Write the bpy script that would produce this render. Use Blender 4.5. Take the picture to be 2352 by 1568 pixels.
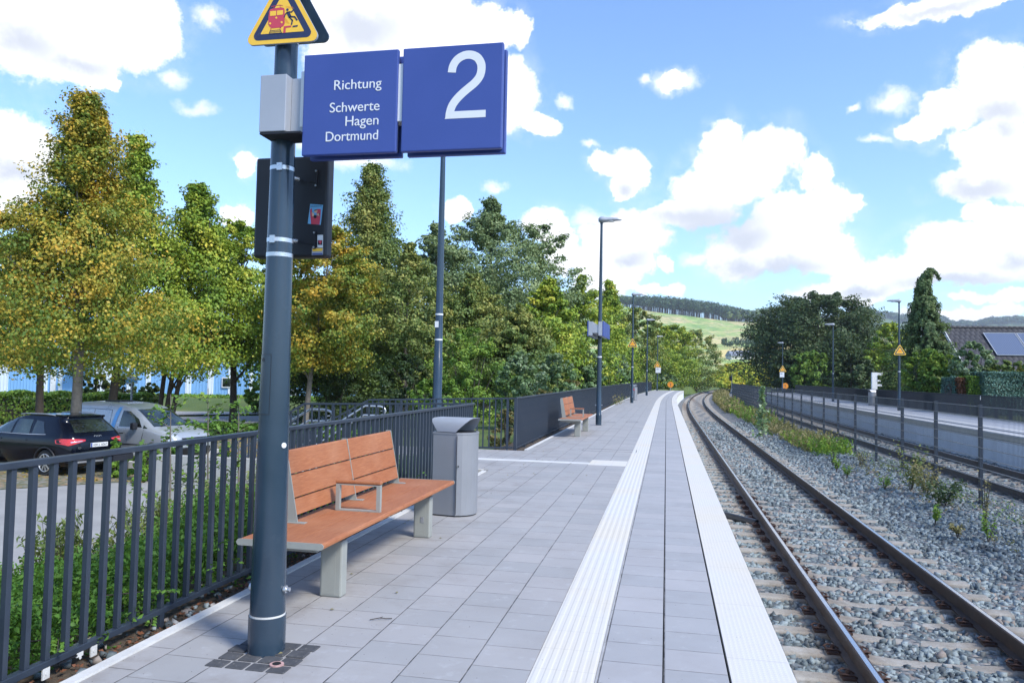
import bpy, bmesh, math, random
import numpy as np
from math import sin, cos, tan, pi, radians, sqrt, atan2, asin
from mathutils import Vector, Matrix
for o in list(bpy.data.objects): bpy.data.objects.remove(o)
SC = bpy.context.scene
COL = SC.collection
random.seed(7); RNG = np.random.default_rng(11)

# ------------------------------------------------------------------ camera
F = 1764.0; A_ = radians(11.4); TH = radians(2.5); RO = radians(1.17)
fh = Vector((-sin(A_), cos(A_), 0)); rh = Vector((cos(A_), sin(A_), 0)); zz = Vector((0, 0, 1))
cf = fh*cos(TH)+zz*sin(TH); cu0 = -fh*sin(TH)+zz*cos(TH)
cR = rh*cos(RO)+cu0*sin(RO); cU = cu0*cos(RO)-rh*sin(RO)
CAM = Vector((0, 0, 1.5))
cd = bpy.data.cameras.new('camera'); cam = bpy.data.objects.new('camera', cd); COL.objects.link(cam)
cd.sensor_width = 36; cd.lens = 36*F/2352; cd.clip_end = 30000; cd.clip_start = .05
M = Matrix((cR, cU, -cf)).transposed().to_4x4(); M.translation = CAM
cam.matrix_world = M
SC.camera = cam
# ------------------------------------------------------------------ sun + sky
SUN_EL = radians(44); SUN_DIR = Vector((.86*cos(SUN_EL), -.51*cos(SUN_EL), sin(SUN_EL))).normalized()
sl = bpy.data.lights.new('sun', 'SUN'); sl.energy = 2.9; sl.angle = radians(13); sl.color = (1, .95, .87)
sun = bpy.data.objects.new('sun', sl); COL.objects.link(sun)
sun.rotation_euler = SUN_DIR.to_track_quat('Z', 'Y').to_euler()
SC.view_settings.view_transform = 'Standard'; SC.view_settings.look = 'None'
SC.view_settings.gamma = 1; SC.view_settings.exposure = .8
W = bpy.data.worlds.new('World'); SC.world = W; W.use_nodes = True
wn = W.node_tree; wn.nodes.clear()

def N(t, typ, **kw):
    n = t.nodes.new(typ)
    for k, v in kw.items(): setattr(n, k, v)
    return n
def lk(t, a, b): t.links.new(a, b)
def inp(t, sock, v):
    if isinstance(v, bpy.types.NodeSocket): t.links.new(v, sock)
    elif v is not None: sock.default_value = v
def mth(t, op, a, b=None, c=None, clamp=False):
    n = t.nodes.new('ShaderNodeMath'); n.operation = op; n.use_clamp = clamp
    for i, v in enumerate((a, b, c)):
        if v is not None: inp(t, n.inputs[i], v)
    return n.outputs[0]
def vmt(t, op, a, b=None):
    n = t.nodes.new('ShaderNodeVectorMath'); n.operation = op
    inp(t, n.inputs[0], a)
    if b is not None: inp(t, n.inputs[1], b)
    return n.outputs['Value'] if op in ('LENGTH', 'DOT_PRODUCT', 'DISTANCE') else n.outputs[0]
def mrange(t, v, a, b, c=0., d=1., smooth=False):
    n = t.nodes.new('ShaderNodeMapRange'); n.clamp = True
    if smooth: n.interpolation_type = 'SMOOTHSTEP'
    inp(t, n.inputs[0], v)
    for i, q in enumerate((a, b, c, d)): inp(t, n.inputs[1+i], q)
    return n.outputs[0]
def mixc(t, f, a, b, mode='MIX'):
    n = t.nodes.new('ShaderNodeMix'); n.data_type = 'RGBA'; n.blend_type = mode
    inp(t, n.inputs[0], f)
    for s, v in ((n.inputs[6], a), (n.inputs[7], b)):
        if isinstance(v, (tuple, list)): v = (*v[:3], 1)
        inp(t, s, v)
    return n.outputs[2]
def noise(t, vec, scale, detail=4, rough=.55, dist=0., dims='3D'):
    n = t.nodes.new('ShaderNodeTexNoise'); n.noise_dimensions = dims
    if vec is not None: lk(t, vec, n.inputs['Vector'])
    n.inputs['Scale'].default_value = scale; n.inputs['Detail'].default_value = detail
    n.inputs['Roughness'].default_value = rough; n.inputs['Distortion'].default_value = dist
    return n
def ramp(t, f, stops, interp='LINEAR'):
    n = t.nodes.new('ShaderNodeValToRGB'); n.color_ramp.interpolation = interp
    el = n.color_ramp.elements
    while len(el) < len(stops): el.new(.5)
    for e, (p, c) in zip(el, stops): e.position = p; e.color = (*c, 1)
    inp(t, n.inputs[0], f); return n.outputs[0]

def pray(px, py): return cf+cR*((px-1176)/F)-cU*((py-784)/F)
def P(px, py, z=0.):
    d = pray(px, py); return CAM+d*((z-CAM.z)/d.z)
def PY(px, py, y):
    d = pray(px, py); return CAM+d*(y/d.y)
def PX(px, py, x):
    d = pray(px, py); return CAM+d*(x/d.x)
def AT(px, py, Z): return CAM+pray(px, py)*Z

sky = N(wn, 'ShaderNodeTexSky', sky_type='NISHITA'); sky.sun_disc = False
sky.sun_elevation = SUN_EL; sky.sun_rotation = atan2(SUN_DIR.x, SUN_DIR.y)
sky.altitude = 300; sky.air_density = 1.0; sky.dust_density = .4; sky.ozone_density = 2.5
geo = N(wn, 'ShaderNodeNewGeometry'); vin = vmt(wn, 'MULTIPLY', geo.outputs['Incoming'], (-1, -1, -1))
sx = N(wn, 'ShaderNodeSeparateXYZ'); lk(wn, vin, sx.inputs[0])
fx = vmt(wn, 'DOT_PRODUCT', vin, tuple(rh)); fy = vmt(wn, 'DOT_PRODUCT', vin, tuple(fh))
az = mth(wn, 'ARCTAN2', fx, fy); el = mth(wn, 'ARCSINE', sx.outputs[2])
cx = N(wn, 'ShaderNodeCombineXYZ'); lk(wn, az, cx.inputs[0]); lk(wn, el, cx.inputs[1])
base = cx.outputs[0]
nw = noise(wn, base, 20, 7, .66); nw2 = noise(wn, base, 7, 3, .5)
wv = vmt(wn, 'MULTIPLY', vmt(wn, 'SUBTRACT', nw.outputs['Color'], (.5, .5, .5)), (.046, .04, 0))
wv2 = vmt(wn, 'MULTIPLY', vmt(wn, 'SUBTRACT', nw2.outputs['Color'], (.5, .5, .5)), (.045, .03, 0))
wc = vmt(wn, 'ADD', vmt(wn, 'ADD', base, wv), wv2)
def azel(px, py):
    d = pray(px, py).normalized(); return atan2(d.dot(rh), d.dot(fh)), asin(d.z)
def blobfield(vec, blobs):
    cur = None; vs_ = {}
    for b in blobs:
        px, py, rx, ry = b[:4]; pw = b[4] if len(b) > 4 else 1.
        a, e = azel(px, py); s = cos(a); asp = rx/ry
        asp = min((.8, 1.2, 1.7, 2.5, 4., 7.), key=lambda q: abs(math.log(q/asp)))
        if asp not in vs_: vs_[asp] = vmt(wn, 'MULTIPLY', vec, (1, asp, 0))
        r1 = max(sqrt(rx*ry*asp), 6)/F*s*1.07
        f = mth(wn, 'MULTIPLY_ADD', vmt(wn, 'DISTANCE', vs_[asp], (a, e*asp, 0)), -1/r1, pw)
        cur = f if cur is None else mth(wn, 'MAXIMUM', cur, f)
    return cur
CL = [(250,60,150,95),(330,60,80,80),(60,80,120,90),(180,150,95,50),(250,190,28,14),(15,20,90,45),(15,350,100,95),(-10,430,80,70),(540,500,50,28),(582,382,30,32),(880,50,200,85),(1010,90,150,100),(850,130,150,70),(760,150,60,60),(1190,62,32,40),(1170,215,75,85),(1240,292,42,26),(1120,60,60,60),(1045,478,38,28),(1380,362,38,20),(1430,372,60,32),(1440,415,42,40),(1425,440,25,25),(1258,515,52,48),(1290,570,50,60),(1430,545,110,60),(1400,620,95,70),(1468,600,40,50),(1520,612,17,20),(1665,325,46,58),(1765,350,75,62),(1700,400,115,75),(1620,430,85,50),(1600,485,110,42),(1540,490,55,30),(1500,500,40,25,0.9),(1840,500,100,65),(1900,465,55,45),(1868,392,28,50),(1945,470,34,30),(1780,560,155,62),(1700,590,90,50),(1925,590,60,45),(1890,612,55,22),(1955,640,48,45),(1950,672,120,26),(1510,672,45,13,0.9),(1440,666,45,14,0.9),(1540,662,20,18),(2265,160,85,62),(2310,220,90,75),(2190,255,75,42),(2125,295,60,32),(2285,330,90,60),(2360,385,130,85),(2250,425,90,42),(2240,488,36,26),(2305,515,75,42),(2200,560,120,45),(2335,560,90,60),(2090,615,95,42),(2250,615,160,48),(2160,590,90,40),(2040,655,90,28),(2240,680,60,14,0.9),(2335,682,80,18,0.9),(2190,718,150,13,0.9),(2300,712,60,16),(2170,8,170,32),(1552,180,34,28,0.92),(1300,905,10,5)]
WS = [(480,40,39,33),(462,240,48,22.5),(830,372,142.5,27),(1290,230,24,18),(1350,500,60,30),(1850,672,90,22.5),(1495,172,22.5,16.5),(2050,236,66,36),(1955,258,21,12),(1552,180,60,40),(400,170,50,20),(1600,600,60,20),(1140,430,40,18),(2020,330,50,14),(1350,330,30,14),(700,330,40,20)]
GR = [(1650,520,130,45),(1600,500,110,22),(1700,545,80,32),(1790,620,90,28),(1700,610,60,20),(180,150,80,35,.8),(60,100,90,60,.7),(2290,265,90,30,.8),(2230,440,90,22),
 (2300,300,60,22,.7),(2200,650,170,18,.9),(2330,600,60,30,.7),(840,60,120,50,.8),(1440,600,60,26,.7),(1990,668,70,14,.8),(20,400,80,30,.8),(1430,435,25,20,.6),(2160,18,150,14,.8)]
fld = blobfield(wc, CL)
# sky outside the photographed part: loose cumulus fields from noise
ng = noise(wn, vin, 3.2, 6, .6); ngf = mrange(wn, ng.outputs[0], .5, .72, -.4, .5)
outw = mrange(wn, mth(wn, 'ABSOLUTE', az), .66, .85); outw2 = mrange(wn, el, .50, .62)
outm = mth(wn, 'MAXIMUM', outw, outw2)
fld2 = mth(wn, 'ADD', mth(wn, 'MULTIPLY', fld, mth(wn, 'SUBTRACT', 1., outm)), mth(wn, 'MULTIPLY', ngf, outm))
nd = noise(wn, base, 48, 8, .68)
fd = mth(wn, 'ADD', fld2, mth(wn, 'MULTIPLY', mth(wn, 'SUBTRACT', nd.outputs[0], .5), .62))
mask = mrange(wn, fd, -.03, .24, 0, 1, True)
wf = mth(wn, 'ADD', blobfield(wc, WS), mth(wn, 'MULTIPLY', mth(wn, 'SUBTRACT', nd.outputs[0], .5), 1.1))
wisp = mth(wn, 'MAXIMUM', mth(wn, 'MULTIPLY', mrange(wn, wf, .0, .85, 0, .75, True), mth(wn, 'SUBTRACT', 1., outm)), mth(wn, 'MULTIPLY', mrange(wn, fd, -.45, .1, 0, .3), mrange(wn, nw.outputs[0], .45, .7)))
mask = mth(wn, 'MAXIMUM', mask, wisp)
gm = mrange(wn, mth(wn, 'ADD', blobfield(wc, GR), mth(wn, 'MULTIPLY', mth(wn, 'SUBTRACT', nw.outputs[0], .5), 1.3)), -.7, .75, 0, 1, True)
nb = noise(wn, wc, 11, 6, .6)
gm2 = mth(wn, 'MULTIPLY', mrange(wn, nb.outputs[0], .44, .72, 0, 1, True), .38)
gs = mth(wn, 'MAXIMUM', mth(wn, 'MULTIPLY', gm, .92), gm2)
ccol = mixc(wn, gs, (.76, .765, .77), (.385, .41, .47))
skyc = mixc(wn, 1., sky.outputs[0], (.89, 1.02, 1.19), 'MULTIPLY')
bg1 = N(wn, 'ShaderNodeBackground'); lk(wn, skyc, bg1.inputs[0]); bg1.inputs[1].default_value = .15
bg2 = N(wn, 'ShaderNodeBackground'); lk(wn, ccol, bg2.inputs[0]); bg2.inputs[1].default_value = 1.14
mx = N(wn, 'ShaderNodeMixShader'); lk(wn, mask, mx.inputs[0]); lk(wn, bg1.outputs[0], mx.inputs[1]); lk(wn, bg2.outputs[0], mx.inputs[2])
wo = N(wn, 'ShaderNodeOutputWorld'); lk(wn, mx.outputs[0], wo.inputs[0])
SC.cycles.max_bounces = 5; SC.cycles.diffuse_bounces = 2; SC.cycles.transparent_max_bounces = 6
W.cycles.sampling_method = 'MANUAL'; W.cycles.sample_map_resolution = 512

# ------------------------------------------------------------------ materials
def mat(name): 
    m = bpy.data.materials.new(name); m.use_nodes = True; t = m.node_tree
    return m, t, t.nodes['Principled BSDF']
def pm(name, col, rough=.5, metal=0., var=.12, scale=6., bump=0., bscale=40., spec=.5, dirt=None, coat=0.):
    m, t, b = mat(name); tc = N(t, 'ShaderNodeTexCoord')
    n = noise(t, tc.outputs['Object'], scale, 5)
    lo = tuple(c*(1-var) for c in col); hi = tuple(min(1, c*(1+var)) for c in col)
    c = ramp(t, n.outputs[0], [(.3, lo), (.7, hi)])
    if dirt:
        n2 = noise(t, tc.outputs['Object'], scale*3.1, 6, .7)
        c = mixc(t, mrange(t, n2.outputs[0], .58, .75, 0, dirt[1]), c, dirt[0])
    lk(t, c, b.inputs['Base Color'])
    b.inputs['Roughness'].default_value = rough; b.inputs['Metallic'].default_value = metal
    b.inputs['Specular IOR Level'].default_value = spec; b.inputs['Coat Weight'].default_value = coat
    r = mrange(t, n.outputs[0], .3, .7, max(0, rough-.06), min(1, rough+.08)); lk(t, r, b.inputs['Roughness'])
    if bump:
        n3 = noise(t, tc.outputs['Object'], bscale, 5); bp = N(t, 'ShaderNodeBump')
        bp.inputs['Strength'].default_value = bump; bp.inputs['Distance'].default_value = .01
        lk(t, n3.outputs[0], bp.inputs['Height']); lk(t, bp.outputs[0], b.inputs['Normal'])
    return m
MAT = {}
MAT['anthracite'] = pm('anthracite_paint', (.030, .041, .060), .34, 0, .1, 5, dirt=((.12, .13, .13), .12))
MAT['pole'] = pm('pole_paint', (.022, .042, .066), .2, .0, .12, 3, dirt=((.08, .10, .12), .18), spec=.6)
MAT['steel'] = pm('bare_steel', (.62, .63, .64), .3, .85, .08, 20)
MAT['fence_post'] = pm('fence_post_paint', (.018, .028, .045), .45, 0, .12, 5)
MAT['rod'] = pm('fence_rod_sunlit', (.17, .185, .20), .4, .2, .1, 8)  # paler than the wires: sunlight on the rods is put into the colour
MAT['fence_dark'] = pm('dark_railing_paint', (.010, .015, .026), .5, 0, .12, 5, spec=.3)
MAT['galv'] = pm('silver_paint', (.36, .385, .43), .42, .15, .05, 4)
MAT['binm'] = pm('bin_grey_paint', (.26, .27, .29), .42, .25, .04, 4, dirt=((.2, .2, .2), .15))
MAT['bench_metal'] = pm('bench_metal', (.29, .30, .275), .5, 0, .05, 6)
MAT['black'] = pm('black_plastic', (.012, .013, .018), .5, 0, .1, 4)
MAT['dark'] = pm('dark_void', (.006, .006, .007), .8, 0, .1, 4)
MAT['signblue'] = pm('sign_blue', (.042, .075, .285), .38, 0, .05, 3)
MAT['signdark'] = pm('sign_edge_blue', (.018, .026, .13), .4, 0, .05, 3)
MAT['white'] = pm('white_film', (.68, .70, .72), .5, 0, .03, 3)
MAT['yellow'] = pm('sign_yellow', (.88, .52, .05), .4, 0, .04, 5)
MAT['navy'] = pm('sign_navy', (.02, .03, .085), .45, 0, .1, 5, dirt=((.3, .3, .25), .25))
MAT['red'] = pm('sign_red', (.55, .055, .09), .5, 0, .05, 5)
MAT['orange'] = pm('sign_orange', (.85, .30, .03), .5, 0, .05, 5)
MAT['skin'] = pm('sticker_skin', (.7, .42, .28), .5)
MAT['cyan'] = pm('sticker_blue', (.16, .42, .66), .5)
MAT['concrete'] = pm('concrete', (.42, .41, .385), .85, 0, .12, 3, .3, 60, dirt=((.25, .24, .21), .4))
MAT['kerb'] = pm('kerb_concrete', (.56, .56, .545), .85, 0, .1, 5, .3, 60, dirt=((.3, .28, .25), .35))
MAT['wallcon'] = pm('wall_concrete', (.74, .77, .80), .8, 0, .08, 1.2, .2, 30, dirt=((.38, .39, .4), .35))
MAT['coping'] = pm('coping_concrete', (.52, .48, .40), .8, 0, .1, 3, .3, 60)
MAT['rubber'] = pm('tyre_rubber', (.018, .018, .018), .8, 0, .2, 10)
MAT['pipe'] = pm('black_pipe', (.02, .02, .022), .35, 0, .3, 8, dirt=((.12, .11, .1), .4))
MAT['asphalt'] = pm('asphalt', (.30, .295, .285), .9, 0, .1, 1.5, .4, 120)
MAT['asphalt2'] = pm('asphalt_dark', (.20, .20, .205), .9, 0, .1, 1.5, .4, 120)
MAT['soil'] = pm('soil_litter', (.075, .055, .038), .95, 0, .55, 30, .9, 50, dirt=((.25, .2, .13), .8))
MAT['bark'] = pm('bark_grey', (.17, .15, .125), .9, 0, .3, 9, .8, 30, dirt=((.26, .25, .2), .6))
MAT['barkd'] = pm('bark_dark', (.06, .05, .042), .9, 0, .3, 9, .8, 30)
MAT['wood'] = None
def wood():
    m, t, b = mat('tropical_wood'); tc = N(t, 'ShaderNodeTexCoord'); mp = N(t, 'ShaderNodeMapping')
    mp.inputs['Scale'].default_value = (30, 1.6, 30); lk(t, tc.outputs['Object'], mp.inputs[0])
    n = noise(t, mp.outputs[0], 5, 6, .65, .6); n2 = noise(t, tc.outputs['Object'], 2.5, 3)
    c = ramp(t, n.outputs[0], [(.3, (.26, .083, .03)), (.55, (.36, .13, .05)), (.75, (.44, .19, .085))])
    c = mixc(t, mrange(t, n2.outputs[0], .45, .75, 0, .35), c, (.48, .24, .13)); lk(t, c, b.inputs['Base Color'])
    b.inputs['Roughness'].default_value = .62
    bp = N(t, 'ShaderNodeBump'); bp.inputs['Strength'].default_value = .25; bp.inputs['Distance'].default_value = .003
    lk(t, n.outputs[0], bp.inputs['Height']); lk(t, bp.outputs[0], b.inputs['Normal']); return m
MAT['wood'] = wood()
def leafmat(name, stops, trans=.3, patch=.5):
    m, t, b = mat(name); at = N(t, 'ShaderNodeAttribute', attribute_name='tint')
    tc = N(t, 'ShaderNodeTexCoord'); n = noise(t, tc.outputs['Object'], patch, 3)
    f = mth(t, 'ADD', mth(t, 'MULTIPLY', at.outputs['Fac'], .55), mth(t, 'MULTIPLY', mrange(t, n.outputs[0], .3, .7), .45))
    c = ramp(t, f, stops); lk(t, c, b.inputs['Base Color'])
    b.inputs['Roughness'].default_value = .55; b.inputs['Specular IOR Level'].default_value = .35
    tr = N(t, 'ShaderNodeBsdfTranslucent'); c2 = mixc(t, .35, c, (.35, .42, .03)); lk(t, c2, tr.inputs[0])
    ms = N(t, 'ShaderNodeMixShader'); ms.inputs[0].default_value = trans
    lk(t, b.outputs[0], ms.inputs[1]); lk(t, tr.outputs[0], ms.inputs[2])
    lk(t, ms.outputs[0], t.nodes['Material Output'].inputs[0]); return m
LF = {
 'autumn': leafmat('leaf_autumn', [(0, (.05, .115, .02)), (.38, (.15, .22, .03)), (.54, (.37, .33, .045)), (.76, (.62, .40, .05)), (1, (.64, .32, .05))], .22, 1.1),
 'yellowgreen': leafmat('leaf_yellowgreen', [(0, (0.07, 0.161, 0.025)), (0.4, (0.181, 0.293, 0.034)), (0.7, (0.403, 0.454, 0.051)), (1, (0.725, 0.605, 0.086))], .2, .7),
 'green': leafmat('leaf_green', [(0, (0.047, 0.115, 0.024)), (0.45, (0.119, 0.23, 0.032)), (0.8, (0.259, 0.365, 0.05)), (1, (0.475, 0.461, 0.07))], .2, .7),
 'olive': leafmat('leaf_olive', [(0, (0.058, 0.115, 0.034)), (0.45, (0.144, 0.211, 0.05)), (0.75, (0.326, 0.326, 0.084)), (1, (0.576, 0.461, 0.118))], .18, .45),
 'greygreen': leafmat('leaf_greygreen', [(0, (0.074, 0.129, 0.059)), (0.5, (0.166, 0.239, 0.101)), (1, (0.368, 0.423, 0.202))], .18, .5),
 'dark': leafmat('leaf_dark', [(0, (0.016, 0.037, 0.014)), (0.5, (0.039, 0.075, 0.023)), (0.85, (0.081, 0.115, 0.032)), (1, (0.138, 0.15, 0.046))], .15, .4),
 'silver': leafmat('leaf_silver', [(0, (0.06, 0.135, 0.043)), (0.5, (0.164, 0.269, 0.114)), (0.8, (0.419, 0.508, 0.343)), (1, (0.747, 0.822, 0.658))], .25, .8),
 'gold': leafmat('leaf_gold', [(0, (0.132, 0.251, 0.034)), (0.4, (0.33, 0.423, 0.046)), (0.7, (0.661, 0.582, 0.057)), (1, (0.82, 0.555, 0.069))], .3, .25),
 'conifer': leafmat('leaf_conifer', [(0, (0.039, 0.084, 0.031)), (0.5, (0.098, 0.16, 0.051)), (0.8, (0.235, 0.299, 0.068)), (1, (0.469, 0.486, 0.085))], .15, .5),
 'hedge': leafmat('leaf_hedge', [(0, (0.041, 0.121, 0.020)), (.5, (0.095, 0.230, 0.034)), (1, (0.216, 0.365, 0.068))], .25, 1.2),
 'shrub': leafmat('leaf_shrub', [(0, (0.056, 0.112, 0.028)), (.5, (0.140, 0.196, 0.049)), (.8, (0.280, 0.238, 0.084)), (1, (0.364, 0.210, 0.084))], .25, 1.2),
 'dry': leafmat('dry_grass', [(0, (0.108, 0.132, 0.042)), (.5, (0.240, 0.216, 0.084)), (1, (0.456, 0.360, 0.180))], .25, .8),
 'weed': leafmat('leaf_weed', [(0, (0.060, 0.144, 0.024)), (.5, (0.144, 0.288, 0.036)), (1, (0.360, 0.456, 0.060))], .3, .8),
 'far': leafmat('far_wood_leaf', [(0, (0.027, 0.065, 0.046)), (0.5, (0.048, 0.101, 0.054)), (1, (0.122, 0.173, 0.068))], .1, .01),  # cloud shadow over the ridge wood is put into this dark green
 'farlit': leafmat('far_wood_leaf_sunlit', [(0, (0.060, 0.120, 0.045)), (.5, (0.135, 0.210, 0.068)), (1, (0.300, 0.330, 0.120))], .1, .01),  # lit copy of the far leaf, with the sunshine in its colour
 'teal': leafmat('leaf_bluegreen', [(0, (0.030, 0.075, 0.060)), (.5, (0.075, 0.165, 0.135)), (1, (0.240, 0.405, 0.330))], .1, .6),
 'brown': leafmat('leaf_brown', [(0, (0.09, 0.042, 0.024)), (1, (0.27, 0.108, 0.054))], .1, .6)}

# ------------------------------------------------------------------ mesh helper
class MB:
    def __init__(s): s.v = []; s.f = []; s.m = []; s.sm = []
    def add(s, vs, fs, mi=0, smooth=False):
        k = len(s.v); s.v += [tuple(v) for v in vs]
        for f in fs: s.f.append(tuple(i+k for i in f)); s.m.append(mi); s.sm.append(smooth)
    def box(s, x0, x1, y0, y1, z0, z1, mi=0):
        vs = [(x, y, z) for z in (z0, z1) for y in (y0, y1) for x in (x0, x1)]
        s.add(vs, [(0, 2, 3, 1), (4, 5, 7, 6), (0, 1, 5, 4), (2, 6, 7, 3), (0, 4, 6, 2), (1, 3, 7, 5)], mi); return s
    def bar(s, a, b, w, h, mi=0, up=(0, 0, 1)):
        a = Vector(a); b = Vector(b); d = (b-a).normalized(); up = Vector(up)
        if abs(d.dot(up)) > .99: up = Vector((0, 1, 0))
        r = d.cross(up).normalized(); u = r.cross(d)
        vs = [p+r*(i*w/2)+u*(j*h/2) for p in (a, b) for i, j in ((-1, -1), (1, -1), (1, 1), (-1, 1))]
        s.add(vs, [(0, 1, 2, 3), (7, 6, 5, 4), (0, 4, 5, 1), (1, 5, 6, 2), (2, 6, 7, 3), (3, 7, 4, 0)], mi); return s
    def tube(s, pts, rad, n=12, mi=0, caps=True, smooth=True):
        pts = [Vector(p) for p in pts]
        if not isinstance(rad, (list, tuple)): rad = [rad]*len(pts)
        rings = []; pu = None
        for i, p in enumerate(pts):
            d = (pts[min(i+1, len(pts)-1)]-pts[max(i-1, 0)]).normalized()
            if pu is None: pu = Vector((0, 0, 1)) if abs(d.z) < .9 else Vector((1, 0, 0))
            r = d.cross(pu).normalized(); u = r.cross(d); pu = u
            rings.append([p+r*(cos(2*pi*k/n)*rad[i])+u*(sin(2*pi*k/n)*rad[i]) for k in range(n)])
        vs = [v for r in rings for v in r]; fs = []
        for i in range(len(pts)-1):
            for k in range(n):
                a = i*n+k; b = i*n+(k+1) % n; fs.append((a, b, b+n, a+n))
        s.add(vs, fs, mi, smooth)
        if caps:
            k0 = len(s.v); s.v += [tuple(v) for v in rings[0]+rings[-1]]
            s.f.append(tuple(k0+i for i in range(n))[::-1]); s.f.append(tuple(k0+n+i for i in range(n)))
            s.m += [mi, mi]; s.sm += [False, False]
        return s
    def prism(s, poly, ax, t0, t1, mi=0, mside=None):
        # poly = 2D points in the plane normal to ax ('x': (y,z), 'y': (x,z), 'z': (x,y))
        def mk(p, t): return {'x': (t, p[0], p[1]), 'y': (p[0], t, p[1]), 'z': (p[0], p[1], t)}[ax]
        n = len(poly); vs = [mk(p, t0) for p in poly]+[mk(p, t1) for p in poly]
        s.add(vs, [tuple(range(n))[::-1], tuple(range(n, 2*n))], mi)
        s.add(vs, [(i, (i+1) % n, n+(i+1) % n, n+i) for i in range(n)], mi if mside is None else mside); return s
    def build(s, name, m, parent=None, loc=None, bevel=0, rot=None):
        me = bpy.data.meshes.new(name); me.from_pydata(s.v, [], s.f)
        ms = m if isinstance(m, (list, tuple)) else [m]
        for q in ms: me.materials.append(q)
        me.polygons.foreach_set('material_index', s.m); me.polygons.foreach_set('use_smooth', s.sm)
        bm = bmesh.new(); bm.from_mesh(me); bmesh.ops.recalc_face_normals(bm, faces=bm.faces); bm.to_mesh(me); bm.free()
        o = bpy.data.objects.new(name, me); COL.objects.link(o)
        if parent: o.parent = parent
        if loc: o.location = loc
        if rot: o.rotation_euler = rot
        if bevel:
            b = o.modifiers.new('bevel', 'BEVEL'); b.width = bevel; b.segments = 2; b.limit_method = 'ANGLE'; b.angle_limit = .7
        return o
def npmesh(name, v, f, m, parent=None, tint=None, smooth=False, mi=None):
    me = bpy.data.meshes.new(name); nv = len(v); nf, k = f.shape
    me.vertices.add(nv); me.vertices.foreach_set('co', v.astype(np.float32).ravel())
    me.loops.add(nf*k); me.loops.foreach_set('vertex_index', f.astype(np.int32).ravel())
    me.polygons.add(nf); me.polygons.foreach_set('loop_start', np.arange(0, nf*k, k, dtype=np.int32))
    if not isinstance(m, (list, tuple)): m = [m]
    for q in m: me.materials.append(q)
    if mi is not None: me.polygons.foreach_set('material_index', mi.astype(np.int32))
    if smooth: me.polygons.foreach_set('use_smooth', np.ones(nf, bool))
    if tint is not None:
        at = me.attributes.new('tint', 'FLOAT', 'FACE'); at.data.foreach_set('value', tint.astype(np.float32))
    me.update(); me.validate()
    o = bpy.data.objects.new(name, me); COL.objects.link(o)
    if parent: o.parent = parent
    return o
def tag(o, label=None, cat=None, group=None, kind=None):
    if label: o['label'] = label
    if cat: o['category'] = cat
    if group: o['group'] = group
    if kind: o['kind'] = kind
    return o
def thing(name, label, cat, loc=(0, 0, 0), rz=0., group=None):
    o = bpy.data.objects.new(name, None); COL.objects.link(o); o.empty_display_size = .2
    o.location = loc; o.rotation_euler = (0, 0, rz); return tag(o, label, cat, group)
def struct(o, kind='structure'): o['kind'] = kind; return o
def dup(root, loc=None, label=None, rz=None, group=None, scale=None):
    def cp(o, par):
        c = o.copy(); COL.objects.link(c); c.parent = par
        for ch in list(o.children): cp(ch, c)
        return c
    r = cp(root, None)
    if loc is not None: r.location = loc
    if rz is not None: r.rotation_euler = (0, 0, rz)
    if label: r['label'] = label
    if group: r['group'] = group
    if scale: r.scale = (scale,)*3
    return r
def cv(y): return (max(0., y-45.)**2)/1830.
def ribbon(name, x0, x1, z, y0, y1, m, kind='structure', skirt=0., step=2.5, parent=None):
    n = max(1, int(math.ceil((y1-y0)/step))); b = MB(); ys = [y0+(y1-y0)*i/n for i in range(n+1)]
    vs = []
    for y in ys: vs += [(x0+cv(y), y, z), (x1+cv(y), y, z)]
    b.add(vs, [(2*i, 2*i+1, 2*i+3, 2*i+2) for i in range(n)])
    if skirt:
        k = [(x0+cv(y), y, z-skirt) for y in ys]; r = [(x1+cv(y), y, z-skirt) for y in ys]; L = len(ys)
        top = [(x0+cv(y), y, z) for y in ys]; tr = [(x1+cv(y), y, z) for y in ys]
        b.add(top+k, [(i, i+1, L+i+1, L+i) for i in range(n)]); b.add(tr+r, [(i, i+1, L+i+1, L+i) for i in range(n)])
        for y, s in ((y0, 0), (y1, 1)):
            b.add([(x0+cv(y), y, z), (x1+cv(y), y, z), (x1+cv(y), y, z-skirt), (x0+cv(y), y, z-skirt)], [(0, 1, 2, 3)])
    o = b.build(name, m, parent)
    if kind: o['kind'] = kind
    return o
def text(name, s, size, loc, rot, m, parent, xs=1., align='RIGHT', ext=.0012, off=0.):
    c = bpy.data.curves.new('t', 'FONT'); c.body = s; c.size = size; c.align_x = align; c.extrude = ext; c.offset = off
    t = bpy.data.objects.new('t', c); COL.objects.link(t)
    bpy.context.view_layer.update()
    me = bpy.data.meshes.new_from_object(t.evaluated_get(bpy.context.evaluated_depsgraph_get()))
    bpy.data.objects.remove(t); me.materials.clear(); me.materials.append(m)
    o = bpy.data.objects.new(name, me); COL.objects.link(o); o.location = loc; o.rotation_euler = rot; o.scale = (xs, 1, 1)
    o.parent = parent
    return o

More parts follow.
